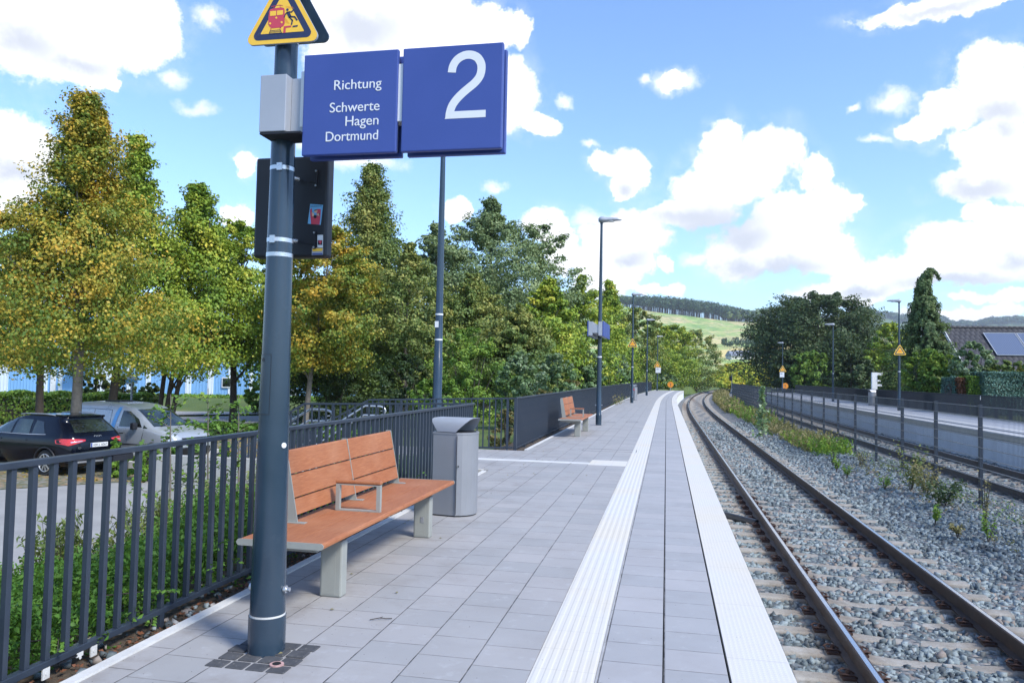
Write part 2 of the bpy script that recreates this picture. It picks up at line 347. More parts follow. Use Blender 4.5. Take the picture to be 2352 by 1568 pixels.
# ------------------------------------------------------------------ foliage
def leafquads(pts, nrm, size, aspect=.75, jitter=.35):
    n = len(pts); nrm = nrm/np.maximum(1e-6, np.linalg.norm(nrm, axis=1, keepdims=True))
    r = RNG.normal(size=(n, 3)); a = np.cross(nrm, r); a /= np.maximum(1e-6, np.linalg.norm(a, axis=1, keepdims=True))
    b = np.cross(nrm, a); s = size*(1+jitter*RNG.uniform(-1, 1, (n, 1)))
    v = np.empty((n, 4, 3)); bend = nrm*s*.18
    v[:, 0] = pts-a*s*.5; v[:, 1] = pts-b*s*.5*aspect+bend; v[:, 2] = pts+a*s*.5; v[:, 3] = pts+b*s*.5*aspect+bend
    return v.reshape(-1, 3), np.arange(n*4).reshape(-1, 4)
def foliage(name, pts, nrm, size, m, parent=None, tint=None, aspect=.75, kind=None):
    if tint is None: tint = RNG.uniform(0, 1, len(pts))
    v, f = leafquads(np.asarray(pts), np.asarray(nrm), size, aspect)
    o = npmesh(name, v, f, m, parent, tint=tint)
    if kind: o['kind'] = kind
    return o
def unit(n):
    d = RNG.normal(size=(n, 3)); return d/np.linalg.norm(d, axis=1, keepdims=True)
SH = {'conic': lambda t: np.clip((1-t)**.82*(1-.4*t**3), 0, 1)*np.clip(t*5+.72, 0, 1)*1.02,
      'oval': lambda t: np.sqrt(np.clip(1-(2*t-.85)**2/1.35, 0.01, 1)),
      'round': lambda t: np.sqrt(np.clip(1-(2*t-.9)**2/1.21, 0.01, 1)),
      'dome': lambda t: np.sqrt(np.clip(1-((t-.36)/.73)**2, .02, 1)),
      'egg': lambda t: np.clip(np.sin(np.clip(t*.86+.2, 0, 1)*pi)**.7, 0.02, 1)}
def crown_pts(H, R, shape, nc, npc, rc, z0, flat=.65, seed=0, inner=.25):
    rg = np.random.default_rng(seed+5); t = rg.uniform(0, 1, nc)**.9; th = rg.uniform(0, 2*pi, nc)
    lump = 1+.10*np.sin(3*th+seed)+.05*rg.normal(size=nc)
    q = np.where(rg.uniform(size=nc) < inner, rg.uniform(.1, .6, nc), rg.uniform(.68, 1.06, nc))
    rr = SH[shape](t)*R*q*lump
    C = np.stack([rr*np.cos(th), rr*np.sin(th), z0+t*H], 1)
    cs = rc*rg.uniform(.5, 1.3, nc)*(1-.8*t)+.06*rc; n = nc*npc
    d = unit(n); up = d.copy(); rad = rg.uniform(.3, 1.05, (n, 1))**.6
    cc = np.repeat(C, npc, 0); ss = np.repeat(cs, npc)[:, None]
    er = np.stack([np.cos(th), np.sin(th), .12+.5*t], 1); er = np.repeat(er, npc, 0); st = np.repeat(rg.uniform(.0, 1.1, nc), npc)[:, None]
    p = cc+d*rad*ss*np.array([1, 1, flat]); ax = (p-cc)*er; ax = ax.sum(1, keepdims=True); p = p+er*ax*st
    out = cc-np.array([0, 0, z0+H*.35]); out /= np.maximum(.1, np.linalg.norm(out, axis=1, keepdims=True))
    nr = d*.6+out*.5+np.array([0, 0, .35])+rg.normal(size=(n, 3))*.55
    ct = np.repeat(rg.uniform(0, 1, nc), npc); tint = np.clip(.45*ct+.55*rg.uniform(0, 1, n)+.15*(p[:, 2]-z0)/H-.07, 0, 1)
    return p, nr, tint, C
def tree(label, px, pyt, Z, zg, wpx, pyb, shape='oval', leaf='green', nc=150, npc=120, ls=.16, rc=None, tr=.16, bark='bark',
         name='tree', group=None, trunkpx=None, flat=.65, seed=None, stems=1, inner=.25, cat='tree', lean=0.):
    seed = int(px*7+pyt) if seed is None else seed
    top = AT(px, pyt, Z); sc = Z/F; zb = AT(px, pyb, Z).z
    base = top.copy(); base.z = zg
    H = top.z-zb; R = wpx*sc/2; z0 = zb-zg
    T = thing(name, label, cat, base, 0, group)
    rc = rc or R*.3
    p, nr, ti, C = crown_pts(H-rc*.35, R-rc*.45, shape, nc, npc, rc, z0+rc*.25, flat, seed, inner)
    p[:, 0] += lean*(p[:, 2]/max(1, z0+H))
    # a few stray twigs at the top and rim
    ns = nc*4; k = np.random.default_rng(seed).integers(0, len(p), ns); sp = p[k]+unit(ns)*min(rc, .7)*np.array([.6, .6, .6])*RNG.uniform(.5, 1., (ns, 1))
    p = np.vstack([p, sp]); nr = np.vstack([nr, unit(ns)]); ti = np.concatenate([ti, ti[k]])
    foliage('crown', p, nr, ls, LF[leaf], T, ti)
    b = MB(); hh = z0+H*.8; rg = random.Random(seed)
    offs = 0. if trunkpx is None else (trunkpx-px)*sc
    for s in range(stems):
        ox = offs+(0 if stems == 1 else (s-(stems-1)/2)*.25*(1+.3*rg.random())); dx = (0 if stems == 1 else (s-(stems-1)/2)*.7)
        pts = []; rs = []
        for i in range(9):
            q = i/8; w = tr*1.2*sin(q*5+seed)*q
            pts.append((ox*(1-q)*1.0+dx*q+w*.6+lean*q*.5, w*.4, -.15+q*(hh+.15))); rs.append(tr/sqrt(stems)*(1-.8*q)*(1.35 if i == 0 else 1))
        b.tube(pts, rs, 9)
        nl = 11 if stems == 1 else 6
        order = sorted(range(len(C)), key=lambda i: rg.random())[:nl]
        for i in order:
            c = Vector(C[i]); q = max(.12, min(.85, (c.z-R*.55)/hh)); j = q*8; a = int(j); fr = j-a
            st = Vector(pts[a]).lerp(Vector(pts[min(8, a+1)]), fr); r0 = rs[a]*.5
            mid = st.lerp(c, .5)+Vector((0, 0, -.08*R+.1*R*rg.random()))
            b.tube([st, mid, c], [r0, r0*.6, r0*.18], 6, caps=False)
    b.build('trunk', MAT[bark], T)
    return T
def bush(label, px, pyt, Z, zg, wpx, leaf='green', nc=60, npc=110, ls=.12, name='bush', group=None, depth=None, seed=None, hscale=1., stems=True, cat='bush'):
    seed = int(px*3+pyt) if seed is None else seed
    top = AT(px, pyt, Z); base = top.copy(); base.z = zg; H = top.z-zg; R = wpx*Z/F/2
    T = thing(name, label, cat, base, 0, group)
    p, nr, ti, C = crown_pts(H*.90, R*.85, 'round', nc, npc, R*.2, .02*H, .75, seed, .3)
    p[:, 2] = np.maximum(p[:, 2], .0)
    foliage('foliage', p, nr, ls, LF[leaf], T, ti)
    b = MB(); rg = random.Random(seed)
    for i in range(7):
        c = Vector(C[rg.randrange(len(C))]); b.tube([(rg.uniform(-.15, .15), rg.uniform(-.15, .15), -.1), (c.x*.5, c.y*.5, c.z*.45), c], [.035*max(1, H/3), .022*max(1, H/3), .006], 5, caps=False)
    b.build('stems', MAT['barkd'], T)
    return T
# ================================================================== SETTING
def gz(x, y):
    # height of the natural ground
    xs = x-cv(y)
    if xs > -3.0:
        if xs > 14.0: return -.05
        return -1.55
    z = -1.4
    t = min(1, max(0, (-3.0-xs)/3.4)); slope = -.12+(-1.4+.12)*t*t*(3-2*t)
    near = 1-min(1, max(0, (y-15.5)/5))
    far_z = -.25+.0*y - .5*min(1, max(0, (-xs-4)/10))
    z = slope*near+far_z*(1-near)
    # the car park plain reaches further left
    if xs < -9:
        k = min(1, (-9-xs)/3.); z = z*(1-k)+(-1.4)*k
    # grass bank in front of the blue building
    d = (Vector((x, y, 0))).dot(fh); 
    if xs < -14 and d > 50: z += min(.75, (d-50)*.12)
    return z
def grid(name, xs, ys, fz, m, kind='structure'):
    xs = np.array(xs); ys = np.array(ys); v = np.array([[x, y, fz(x, y)] for y in ys for x in xs]); nx = len(xs)
    f = np.array([[j*nx+i, j*nx+i+1, (j+1)*nx+i+1, (j+1)*nx+i] for j in range(len(ys)-1) for i in range(nx-1)])
    o = npmesh(name, v, f, m, smooth=True); o['kind'] = kind; return o
def groundmat():
    m, t, b = mat('ground_grass'); tc = N(t, 'ShaderNodeTexCoord')
    n = noise(t, tc.outputs['Object'], .35, 6); n2 = noise(t, tc.outputs['Object'], 14, 6, .7)
    c = ramp(t, n.outputs[0], [(.3, (.07, .12, .025)), (.55, (.11, .16, .035)), (.75, (.19, .19, .06))])
    c = mixc(t, mrange(t, n2.outputs[0], .4, .7, 0, .6), c, (.035, .06, .015)); lk(t, c, b.inputs[0]); b.inputs['Roughness'].default_value = .95
    bp = N(t, 'ShaderNodeBump'); bp.inputs['Strength'].default_value = .8; bp.inputs['Distance'].default_value = .05
    lk(t, n2.outputs[0], bp.inputs['Height']); lk(t, bp.outputs[0], b.inputs['Normal']); return m
MAT['ground'] = groundmat()
X1 = list(np.arange(-70, -16, 3.)) + list(np.arange(-16, 16, .5)) + list(np.arange(16, 90, 4.))
grid('ground', [-6000, -2500, -900, -300, -120]+X1+[120, 300, 900, 2500, 6000], [-3000, -600, -120, -30, -6]+list(np.arange(-4, 40, .8))+list(np.arange(40, 180, 3.))+[220, 300, 500, 900, 2500, 8000], gz, MAT['ground'])

# --- pavers -------------------------------------------------------
def pavermat(name, roww, x0, offmode, tone=(.325, .325, .325), seed=0., rowlist=None):
    m, t, b = mat(name); g = N(t, 'ShaderNodeNewGeometry'); s = N(t, 'ShaderNodeSeparateXYZ'); lk(t, g.outputs['Position'], s.inputs[0])
    yy = mth(t, 'MAXIMUM', mth(t, 'SUBTRACT', s.outputs[1], 45.), 0.)
    x = mth(t, 'SUBTRACT', s.outputs[0], mth(t, 'DIVIDE', mth(t, 'MULTIPLY', yy, yy), 1830.))
    u = mth(t, 'DIVIDE', mth(t, 'SUBTRACT', x, x0), roww); row = mth(t, 'FLOOR', u); fu = mth(t, 'FRACT', u)
    wn_ = N(t, 'ShaderNodeTexWhiteNoise', noise_dimensions='1D'); lk(t, mth(t, 'ADD', row, seed), wn_.inputs['W'])
    v = mth(t, 'DIVIDE', mth(t, 'SUBTRACT', s.outputs[1], mth(t, 'MULTIPLY', wn_.outputs[0], .305)), .305)
    cell = mth(t, 'FLOOR', v); fv = mth(t, 'FRACT', v)
    du = mth(t, 'MULTIPLY', mth(t, 'MINIMUM', fu, mth(t, 'SUBTRACT', 1., fu)), roww)
    dv = mth(t, 'MULTIPLY', mth(t, 'MINIMUM', fv, mth(t, 'SUBTRACT', 1., fv)), .305)
    ju = mrange(t, du, .0015, .0055, 1, 0); jv = mrange(t, dv, .0012, .0045, .85, 0)
    j = mth(t, 'MAXIMUM', ju, jv)
    w2 = N(t, 'ShaderNodeTexWhiteNoise', noise_dimensions='2D'); cb = N(t, 'ShaderNodeCombineXYZ'); lk(t, row, cb.inputs[0]); lk(t, cell, cb.inputs[1]); lk(t, cb.outputs[0], w2.inputs['Vector'])
    n1 = noise(t, g.outputs['Position'], 1.3, 5, .6); n2 = noise(t, g.outputs['Position'], 7, 5, .65); n3 = noise(t, g.outputs['Position'], 260, 2)
    k = mth(t, 'ADD', mrange(t, w2.outputs[0], 0, 1, .94, 1.05), mth(t, 'MULTIPLY', mth(t, 'SUBTRACT', n1.outputs[0], .5), .34))
    k = mth(t, 'ADD', k, mth(t, 'MULTIPLY', mth(t, 'SUBTRACT', n3.outputs[0], .5), .12))
    w3 = mixc(t, w2.outputs[0], tone, (tone[0]*1.02, tone[1]*.99, tone[2]*.98))
    cm = N(t, 'ShaderNodeVectorMath', operation='SCALE'); lk(t, w3, cm.inputs[0]); lk(t, k, cm.inputs['Scale'])
    c = mixc(t, mrange(t, n2.outputs[0], .58, .74, 0, .55), cm.outputs[0], (.43, .435, .45))
    # black debris specks, denser near the bench side
    vo = N(t, 'ShaderNodeTexVoronoi'); vo.inputs['Scale'].default_value = 26; lk(t, g.outputs['Position'], vo.inputs['Vector'])
    sp = mth(t, 'LESS_THAN', vo.outputs['Distance'], .085); bx = mrange(t, x, -2.6, -.9, .6, .06)
    vw = N(t, 'ShaderNodeTexWhiteNoise', noise_dimensions='3D'); lk(t, vo.outputs['Position'], vw.inputs['Vector'])
    sp = mth(t, 'MULTIPLY', sp, mth(t, 'LESS_THAN', vw.outputs[0], bx))
    nst = noise(t, g.outputs['Position'], 2.3, 6, .7)
    c = mixc(t, mth(t, 'MULTIPLY', mrange(t, nst.outputs[0], .50, .68, 0, .55), mrange(t, x, -2.6, -1.2, 1., .25)), c, (.19, .165, .14))
    c = mixc(t, mth(t, 'MULTIPLY', sp, .8), c, (.05, .045, .04))
    jc = mixc(t, mrange(t, n2.outputs[0], .4, .6), (.055, .052, .05), (.22, .21, .20))
    c = mixc(t, j, c, jc); lk(t, c, b.inputs[0]); b.inputs['Roughness'].default_value = .72
    bp = N(t, 'ShaderNodeBump'); bp.inputs['Strength'].default_value = .7; bp.inputs['Distance'].default_value = .004
    hgt = mth(t, 'SUBTRACT', mth(t, 'MULTIPLY', n3.outputs[0], .15), j); lk(t, hgt, bp.inputs['Height']); lk(t, bp.outputs[0], b.inputs['Normal'])
    return m
MAT['paver'] = pavermat('platform_pavers', .3175, -.655, 0, seed=3.)
MAT['paver2'] = pavermat('platform_edge_pavers', .322, .006, 0, (.335, .34, .35), seed=9.)
def tactmat(name, mode):
    m, t, b = mat(name); g = N(t, 'ShaderNodeNewGeometry'); s = N(t, 'ShaderNodeSeparateXYZ'); lk(t, g.outputs['Position'], s.inputs[0])
    yy = mth(t, 'MAXIMUM', mth(t, 'SUBTRACT', s.outputs[1], 45.), 0.)
    x = mth(t, 'SUBTRACT', s.outputs[0], mth(t, 'DIVIDE', mth(t, 'MULTIPLY', yy, yy), 1830.)); y = s.outputs[1]
    n2 = noise(t, g.outputs['Position'], 6, 5, .65); n3 = noise(t, g.outputs['Position'], 200, 2); n1 = noise(t, g.outputs['Position'], .9, 3)
    c = mixc(t, mrange(t, n1.outputs[0], .35, .65), (.58, .575, .56), (.60, .56, .48))
    c = mixc(t, mrange(t, n2.outputs[0], .55, .8, 0, .35), c, (.50, .47, .42))
    if mode == 'rib':
        u = mth(t, 'FRACT', mth(t, 'DIVIDE', mth(t, 'ADD', x, .655), .0542)); du = mth(t, 'ABSOLUTE', mth(t, 'SUBTRACT', u, .5))
        h = mrange(t, du, .16, .34, 1, 0, True); groove = mrange(t, du, .40, .5, 0, 1)
        fv = mth(t, 'FRACT', mth(t, 'DIVIDE', y, .305)); dv = mth(t, 'MULTIPLY', mth(t, 'MINIMUM', fv, mth(t, 'SUBTRACT', 1., fv)), .305)
        j = mrange(t, dv, .0008, .003, .4, 0); sp = 1.3
    elif mode == 'gx':
        u = mth(t, 'FRACT', mth(t, 'DIVIDE', y, .05)); du = mth(t, 'ABSOLUTE', mth(t, 'SUBTRACT', u, .5))
        h = mrange(t, du, .16, .34, 1, 0, True); groove = mrange(t, du, .4, .5, 0, 1)
        fv = mth(t, 'FRACT', mth(t, 'DIVIDE', x, .3)); dv = mth(t, 'MULTIPLY', mth(t, 'MINIMUM', fv, mth(t, 'SUBTRACT', 1., fv)), .3)
        j = mrange(t, dv, .0008, .003, .4, 0); sp = 1.3
    else:
        k = .0275; u = mth(t, 'SUBTRACT', mth(t, 'FRACT', mth(t, 'DIVIDE', x, k)), .5); v = mth(t, 'SUBTRACT', mth(t, 'FRACT', mth(t, 'DIVIDE', y, k)), .5)
        d = mth(t, 'SQRT', mth(t, 'ADD', mth(t, 'MULTIPLY', u, u), mth(t, 'MULTIPLY', v, v))); h = mrange(t, d, .18, .36, 1, 0, True); groove = mrange(t, d, .34, .5, 0, .5)
        fv = mth(t, 'FRACT', mth(t, 'DIVIDE', mth(t, 'SUBTRACT', y, .25), 1.03)); dv = mth(t, 'MULTIPLY', mth(t, 'MINIMUM', fv, mth(t, 'SUBTRACT', 1., fv)), 1.03)
        j = mrange(t, dv, .001, .0035, .55, 0)
    c = mixc(t, mth(t, 'MULTIPLY', groove, .28), c, (.42, .41, .38)); c = mixc(t, j, c, (.3, .28, .25))
    vo = N(t, 'ShaderNodeTexVoronoi'); vo.inputs['Scale'].default_value = 22; lk(t, g.outputs['Position'], vo.inputs['Vector'])
    vw = N(t, 'ShaderNodeTexWhiteNoise', noise_dimensions='3D'); lk(t, vo.outputs['Position'], vw.inputs['Vector'])
    spk = mth(t, 'MULTIPLY', mth(t, 'LESS_THAN', vo.outputs['Distance'], .07), mth(t, 'LESS_THAN', vw.outputs[0], .12))
    c = mixc(t, mth(t, 'MULTIPLY', spk, .8), c, (.06, .05, .045))
    lk(t, c, b.inputs[0]); b.inputs['Roughness'].default_value = .7
    bp = N(t, 'ShaderNodeBump'); bp.inputs['Strength'].default_value = .28 if mode == 'knob' else .45; bp.inputs['Distance'].default_value = .004
    lk(t, mth(t, 'ADD', h, mth(t, 'MULTIPLY', n3.outputs[0], .1)), bp.inputs['Height']); lk(t, bp.outputs[0], b.inputs['Normal']); return m
MAT['rib'] = tactmat('tactile_ribs', 'rib'); MAT['knob'] = tactmat('edge_slab_knobs', 'knob'); MAT['ribx'] = tactmat('guide_ribs', 'gx')
YE = 97.
ribbon('platform_body', -2.72, .60, -.03, -3, YE, MAT['dark'], skirt=1.4)
ribbon('platform_paving', -2.72, -.657, 0, -3, YE-.02, MAT['paver'], skirt=.028)
ribbon('tactile_paving', -.655, -.332, .003, -3, YE-.02, MAT['rib'], skirt=.03)
ribbon('platform_paving', -.33, -.003, 0, -3, YE-.02, MAT['paver2'], skirt=.028)
ribbon('platform_paving', .004, .324, 0, -3, YE-.02, MAT['paver2'], skirt=.028)
ribbon('platform_edge', .337, .655, .002, -3, YE, MAT['knob'], skirt=.24)
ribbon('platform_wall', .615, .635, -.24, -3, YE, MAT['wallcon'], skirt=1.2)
# landing towards the stairs
b = MB(); b.box(-6.0, -2.721, 11.86, 15.12, -1.5, -.0); struct(b.build('landing', MAT['paver']))
b = MB(); b.box(-1.29, -.658, 13.16, 13.95, -.01, .004); struct(b.build('tactile_paving', MAT['ribx']))
b = MB(); b.box(-5.9, -1.292, 13.25, 13.50, -.01, .004); struct(b.build('tactile_paving', MAT['kerb']))
b = MB()
for i in range(8): b.box(-6.0-.3*(i+1), -6.0-.3*i-.002, 11.95, 15.05, -1.5, -.17*(i+1)+.0)
struct(b.build('stairs', MAT['concrete']))
b = MB(); b.box(-8.5, -2.8, 11.70, 11.855, -1.5, .02); b.box(-8.5, -6.01, 15.125, 15.3, -1.5, -.3); struct(b.build('stair_wall', MAT['concrete']))
# kerb along the back of the platform
b = MB(); b.box(-2.785, -2.722, -3, 11.69, -.12, .012); struct(b.build('kerb', MAT['kerb']))
ribbon('kerb', -2.785, -2.722, .012, 15.3, YE, MAT['kerb'], skirt=.15)
def strip(name, pts, z, m): # flat polygon on the ground
    b = MB(); b.add([(p[0], p[1], z) for p in pts], [tuple(range(len(pts)))]); return struct(b.build(name, m))
# bed of soil and bark under the railing
def soilz(x, y): return -.055-.3*max(0, (-3.2-x))+.015*sin(x*9+y*5)*cos(y*7)
o = grid('planting_bed', np.arange(-4.6, -2.76, .1), np.arange(-1, 11.7, .1), lambda x, y: max(gz(x, y)+.03, -.055-.32*max(0, (-3.15-x))+.02*sin(x*9+y*5)*cos(y*7)), MAT['soil'])
grid('planting_bed', np.arange(-3.4, -2.76, .1), np.arange(15.3, 45, .5), lambda x, y: -.03+.02*sin(y*7+x*9), MAT['soil'])
# dark setts round the foot of the sign pole
b = MB()
for i in range(4):
    for j in range(4):
        x = -2.275+i*.112+.01*(j % 2); y = 3.575+j*.105
        b.box(x, x+.098, y, y+.088, -.004, .006+.002*((i*3+j) % 3))
MAT['pink'] = pm('faded_red_ring', (.45, .28, .26), .7, 0, .3, 40)
MAT['sett'] = pm('dark_setts', (.06, .062, .068), .85, 0, .25, 12, .4, 60, dirt=((.35, .33, .28), .5))
struct(b.build('setts', MAT['sett'], bevel=.006))
b = MB(); b.tube([(-1.925, 3.665, .0), (-1.925, 3.665, .012)], .036, 16); o = b.build('ground_socket', MAT['pink']); tag(o, 'small pale red ringed socket in the setts at the foot of the sign pole', 'socket')
b = MB(); b.tube([(-1.925, 3.665, .0125), (-1.925, 3.665, .014)], .022, 16); b.build('hole', MAT['dark'], o)
# inspection cover frames in the far paving
def cover(px, py, w, d):
    c = P(px, py); b = MB(); t = .012
    for x0, x1, y0, y1 in ((-w/2, w/2, -d/2, -d/2+t), (-w/2, w/2, d/2-t, d/2), (-w/2, -w/2+t, -d/2, d/2), (w/2-t, w/2, -d/2, d/2)):
        b.box(c.x+x0, c.x+x1, c.y+y0, c.y+y1, .0, .003)
    return b.build('inspection_cover', MAT['asphalt2'])
tag(cover(1400, 1034, 1.1, .45), 'large square inspection cover in the pavers before the white strip', 'cover')
tag(cover(1395, 969, .5, .4), 'left of two small inspection covers beside the first lamp post', 'cover')
tag(cover(1452, 969, .4, .4), 'right of two small inspection covers beside the first lamp post', 'cover')

# --- ballast ------------------------------------------------------
def stonemat(name, light=1.):
    m, t, b = mat(name); at = N(t, 'ShaderNodeAttribute', attribute_name='tint'); g = N(t, 'ShaderNodeNewGeometry')
    st = [(0, (.045, .055, .062)), (.28, (.12, .155, .165)), (.55, (.23, .285, .30)), (.74, (.31, .37, .385)), (.78, (.24, .195, .165)), (.94, (.34, .30, .265)), (1, (.56, .57, .56))]
    c = ramp(t, at.outputs['Fac'], [(p, tuple(q*light for q in c)) for p, c in st])
    n = noise(t, g.outputs['Position'], 60, 4); c = mixc(t, mrange(t, n.outputs[0], .35, .7, 0, .35), c, (.12, .12, .12))
    # brake dust browns the ballast near the rails
    s = N(t, 'ShaderNodeSeparateXYZ'); lk(t, g.outputs['Position'], s.inputs[0])
    d = mth(t, 'MINIMUM', mth(t, 'ABSOLUTE', mth(t, 'SUBTRACT', s.outputs[0], 1.62)), mth(t, 'ABSOLUTE', mth(t, 'SUBTRACT', s.outputs[0], 3.12)))
    c = mixc(t, mrange(t, d, .05, .32, .55, 0), c, (.15, .105, .075))
    lk(t, c, b.inputs[0]); b.inputs['Roughness'].default_value = .8; return m
MAT['stone'] = stonemat('ballast_stone')
def ballmat():
    m, t, b = mat('ballast_far'); g = N(t, 'ShaderNodeNewGeometry')
    vo = N(t, 'ShaderNodeTexVoronoi'); vo.inputs['Scale'].default_value = 16; lk(t, g.outputs['Position'], vo.inputs['Vector'])
    w = N(t, 'ShaderNodeSeparateColor'); lk(t, vo.outputs['Color'], w.inputs[0])
    c = ramp(t, w.outputs[0], [(0, (.05, .058, .063)), (.4, (.11, .13, .14)), (.65, (.19, .21, .215)), (.8, (.19, .155, .135)), (1, (.32, .30, .28))])
    lk(t, c, b.inputs[0]); b.inputs['Roughness'].default_value = .85
    bp = N(t, 'ShaderNodeBump'); bp.inputs['Strength'].default_value = 1.; bp.inputs['Distance'].default_value = .03; bp.invert = True
    lk(t, vo.outputs['Distance'], bp.inputs['Height']); lk(t, bp.outputs[0], b.inputs['Normal']); return m
MAT['ballast'] = ballmat()
def bz(xs): # ballast cross-section, xs measured from the curved alignment
    sh = .0
    if xs < 4.1 : sh = -.985
    elif xs < 5.4: sh = -.985+(xs-4.1)/1.3*.16
    elif xs < 6.6: sh = -.825-.03*(xs-5.4)
    else: sh = -.861-.14*min(1, (xs-6.6)/.6)
    return sh
v = []; xs_ = list(np.arange(.55, 11.2, .35)); ys_ = list(np.arange(-2, 30, 1.))+list(np.arange(30, 230, 3.))
for y in ys_:
    for x in xs_: v.append((x+cv(y), y, bz(x)+.012*sin(x*7+y*3)))
nx = len(xs_); f = np.array([[j*nx+i, j*nx+i+1, (j+1)*nx+i+1, (j+1)*nx+i] for j in range(len(ys_)-1) for i in range(nx-1)])
o = npmesh('ballast_bed', np.array(v), f, MAT['ballast'], smooth=True); struct(o)
CUBE = np.array([(x, y, z) for z in (-1, 1) for y in (-1, 1) for x in (-1, 1)], float)
CF = np.array([(0, 2, 3, 1), (4, 5, 7, 6), (0, 1, 5, 4), (2, 6, 7, 3), (0, 4, 6, 2), (1, 3, 7, 5)])
def stones(x, y, z, size, name='ballast', tintbase=None):
    n = len(x); q = CUBE[None]*(1+RNG.uniform(-.62, .3, (n, 8, 3)))*.5*(size[:, None, None]*RNG.uniform(.5, 1.35, (n, 1, 3)))
    a = RNG.uniform(0, 2*pi, n); b_ = RNG.uniform(-.7, .7, n); ca, sa, cb, sb = np.cos(a), np.sin(a), np.cos(b_), np.sin(b_)
    X = q[..., 0]; Y = q[..., 1]; Z_ = q[..., 2]
    Y2 = Y*cb[:, None]-Z_*sb[:, None]; Z2 = Y*sb[:, None]+Z_*cb[:, None]
    q = np.stack([X*ca[:, None]-Y2*sa[:, None]+x[:, None], X*sa[:, None]+Y2*ca[:, None]+y[:, None], Z2+z[:, None]], 2)
    f = (CF[None]+(np.arange(n)*8)[:, None, None]).reshape(-1, 4)
    tb = RNG.uniform(0, 1, n)**1.1 if tintbase is None else tintbase
    o = npmesh(name, q.reshape(-1, 3), f, MAT['stone'], tint=np.repeat(tb, 6)); return o
def sample(x0, x1, y0, y1, dens):
    n = int((x1-x0)*(y1-y0)*dens); return RNG.uniform(x0, x1, n), RNG.uniform(y0, y1, n)
X_, Y_, S_ = [], [], []
for (x0, x1, y0, y1, dn, sz) in ((.66, 4.6, 3.2, 8.5, 800, .050), (.66, 6.4, 8.5, 16, 560, .056), (3.3, 7.2, 5.5, 8.5, 700, .050), (.66, 7.4, 16, 28, 260, .068), (.66, 7.4, 28, 46, 90, .085), (6.8, 10.2, 14, 40, 70, .085)):
    a, b_ = sample(x0, x1, y0, y1, dn); X_.append(a); Y_.append(b_); S_.append(np.full(len(a), sz)*RNG.uniform(.7, 1.35, len(a)))
X_ = np.concatenate(X_); Y_ = np.concatenate(Y_); S_ = np.concatenate(S_)
SLP = .60  # sleeper spacing
def onsleeper(x, y, c): 
    r = np.abs(((y-.3)/SLP)-np.round((y-.3)/SLP))*SLP
    return (np.abs(x-c) < 1.3) & (r < .098)
keep = ~(onsleeper(X_, Y_, 2.37) | onsleeper(X_, Y_, 8.3)) & (np.abs(X_-1.62) > .085) & (np.abs(X_-3.12) > .085)
k2 = RNG.uniform(size=len(X_)) < .04; keep = keep | (k2 & (np.abs(X_-1.62) > .1) & (np.abs(X_-3.12) > .1) & (np.abs(np.abs(X_-2.37)-.75) > .1) & (X_ < 6))
X_, Y_, S_ = X_[keep], Y_[keep], S_[keep]
cvv = np.where(Y_ > 45, (Y_-45)**2/1830, 0)
Zs = np.array([bz(x) for x in X_])+RNG.uniform(-.036, .004, len(X_))+.012*np.sin(X_*7+Y_*3)
far_t = np.clip(RNG.uniform(0, 1, len(X_))*.72+.28*(np.sin(X_*1.1+Y_*.45)*.5+.5)*RNG.uniform(.2, 1, len(X_)), 0, 1)
struct(stones(X_+cvv, Y_, Zs, S_, tintbase=far_t), 'stuff')
# --- roads, car park ----------------------------------------------
def poly_px(name, pts, z, m): return strip(name, [tuple(P(a, b, z))[:2] for a, b in pts], z, m)
def cobmat():
    m, t, b = mat('car_park_setts'); g = N(t, 'ShaderNodeNewGeometry')
    vo = N(t, 'ShaderNodeTexVoronoi'); vo.inputs['Scale'].default_value = 7; lk(t, g.outputs['Position'], vo.inputs['Vector'])
    n = noise(t, g.outputs['Position'], .9, 5); n2 = noise(t, g.outputs['Position'], 9, 4, .7)
    c = mixc(t, mrange(t, vo.outputs['Distance'], .3, .55), (.24, .23, .21), (.12, .13, .07))
    c = mixc(t, mrange(t, mth(t, 'ADD', n2.outputs[0], mth(t, 'MULTIPLY', n.outputs[0], .6)), .82, .95, 0, .85), c, (.38, .2, .06)); lk(t, c, b.inputs[0]); b.inputs['Roughness'].default_value = .9; return m
MAT['cobble'] = cobmat()
strip('road', [(-8.45, -2), (-8.45, 16.2), (-12.5, 18.2), (-16.0, 14.2), (-28, 13.5), (-34, 6), (-30, -10), (-9, -10)], -1.392, MAT['asphalt'])
strip('car_park', [(-12.6, 18.2), (-10.5, 17.4), (-9.3, 23), (-11.5, 33.5), (-30, 33.5), (-50, 30), (-50, 13), (-16.0, 14.3)], -1.388, MAT['cobble'])
a1, a2, a3, a4 = P(250, 968, -1.4), P(720, 962, -1.4), P(720, 941, -1.4), P(250, 946, -1.4)
strip('road', [(p.x, p.y) for p in (P(200, 978, -1.4), P(760, 968, -1.4), P(760, 953, -1.4), P(200, 960, -1.4))], -1.386, MAT['asphalt2'])
strip('pavement', [(p.x, p.y) for p in (P(200, 958.5, -1.4), P(760, 951.5, -1.4), P(760, 938, -1.4), P(200, 944, -1.4))], -1.30, MAT['asphalt'])
# green islands in the car park
def kerbline(pts, z=-1.28):
    b = MB()
    for a, c in zip(pts[:-1], pts[1:]): b.bar((a[0], a[1], z), (c[0], c[1], z), .12, .2)
    return struct(b.build('kerb', MAT['kerb']))
isl = [(p.x, p.y) for p in (P(255, 1062, -1.4), P(300, 1077, -1.4), P(360, 1083, -1.4), P(430, 1070, -1.4), P(500, 1045, -1.4))]
kerbline(isl)
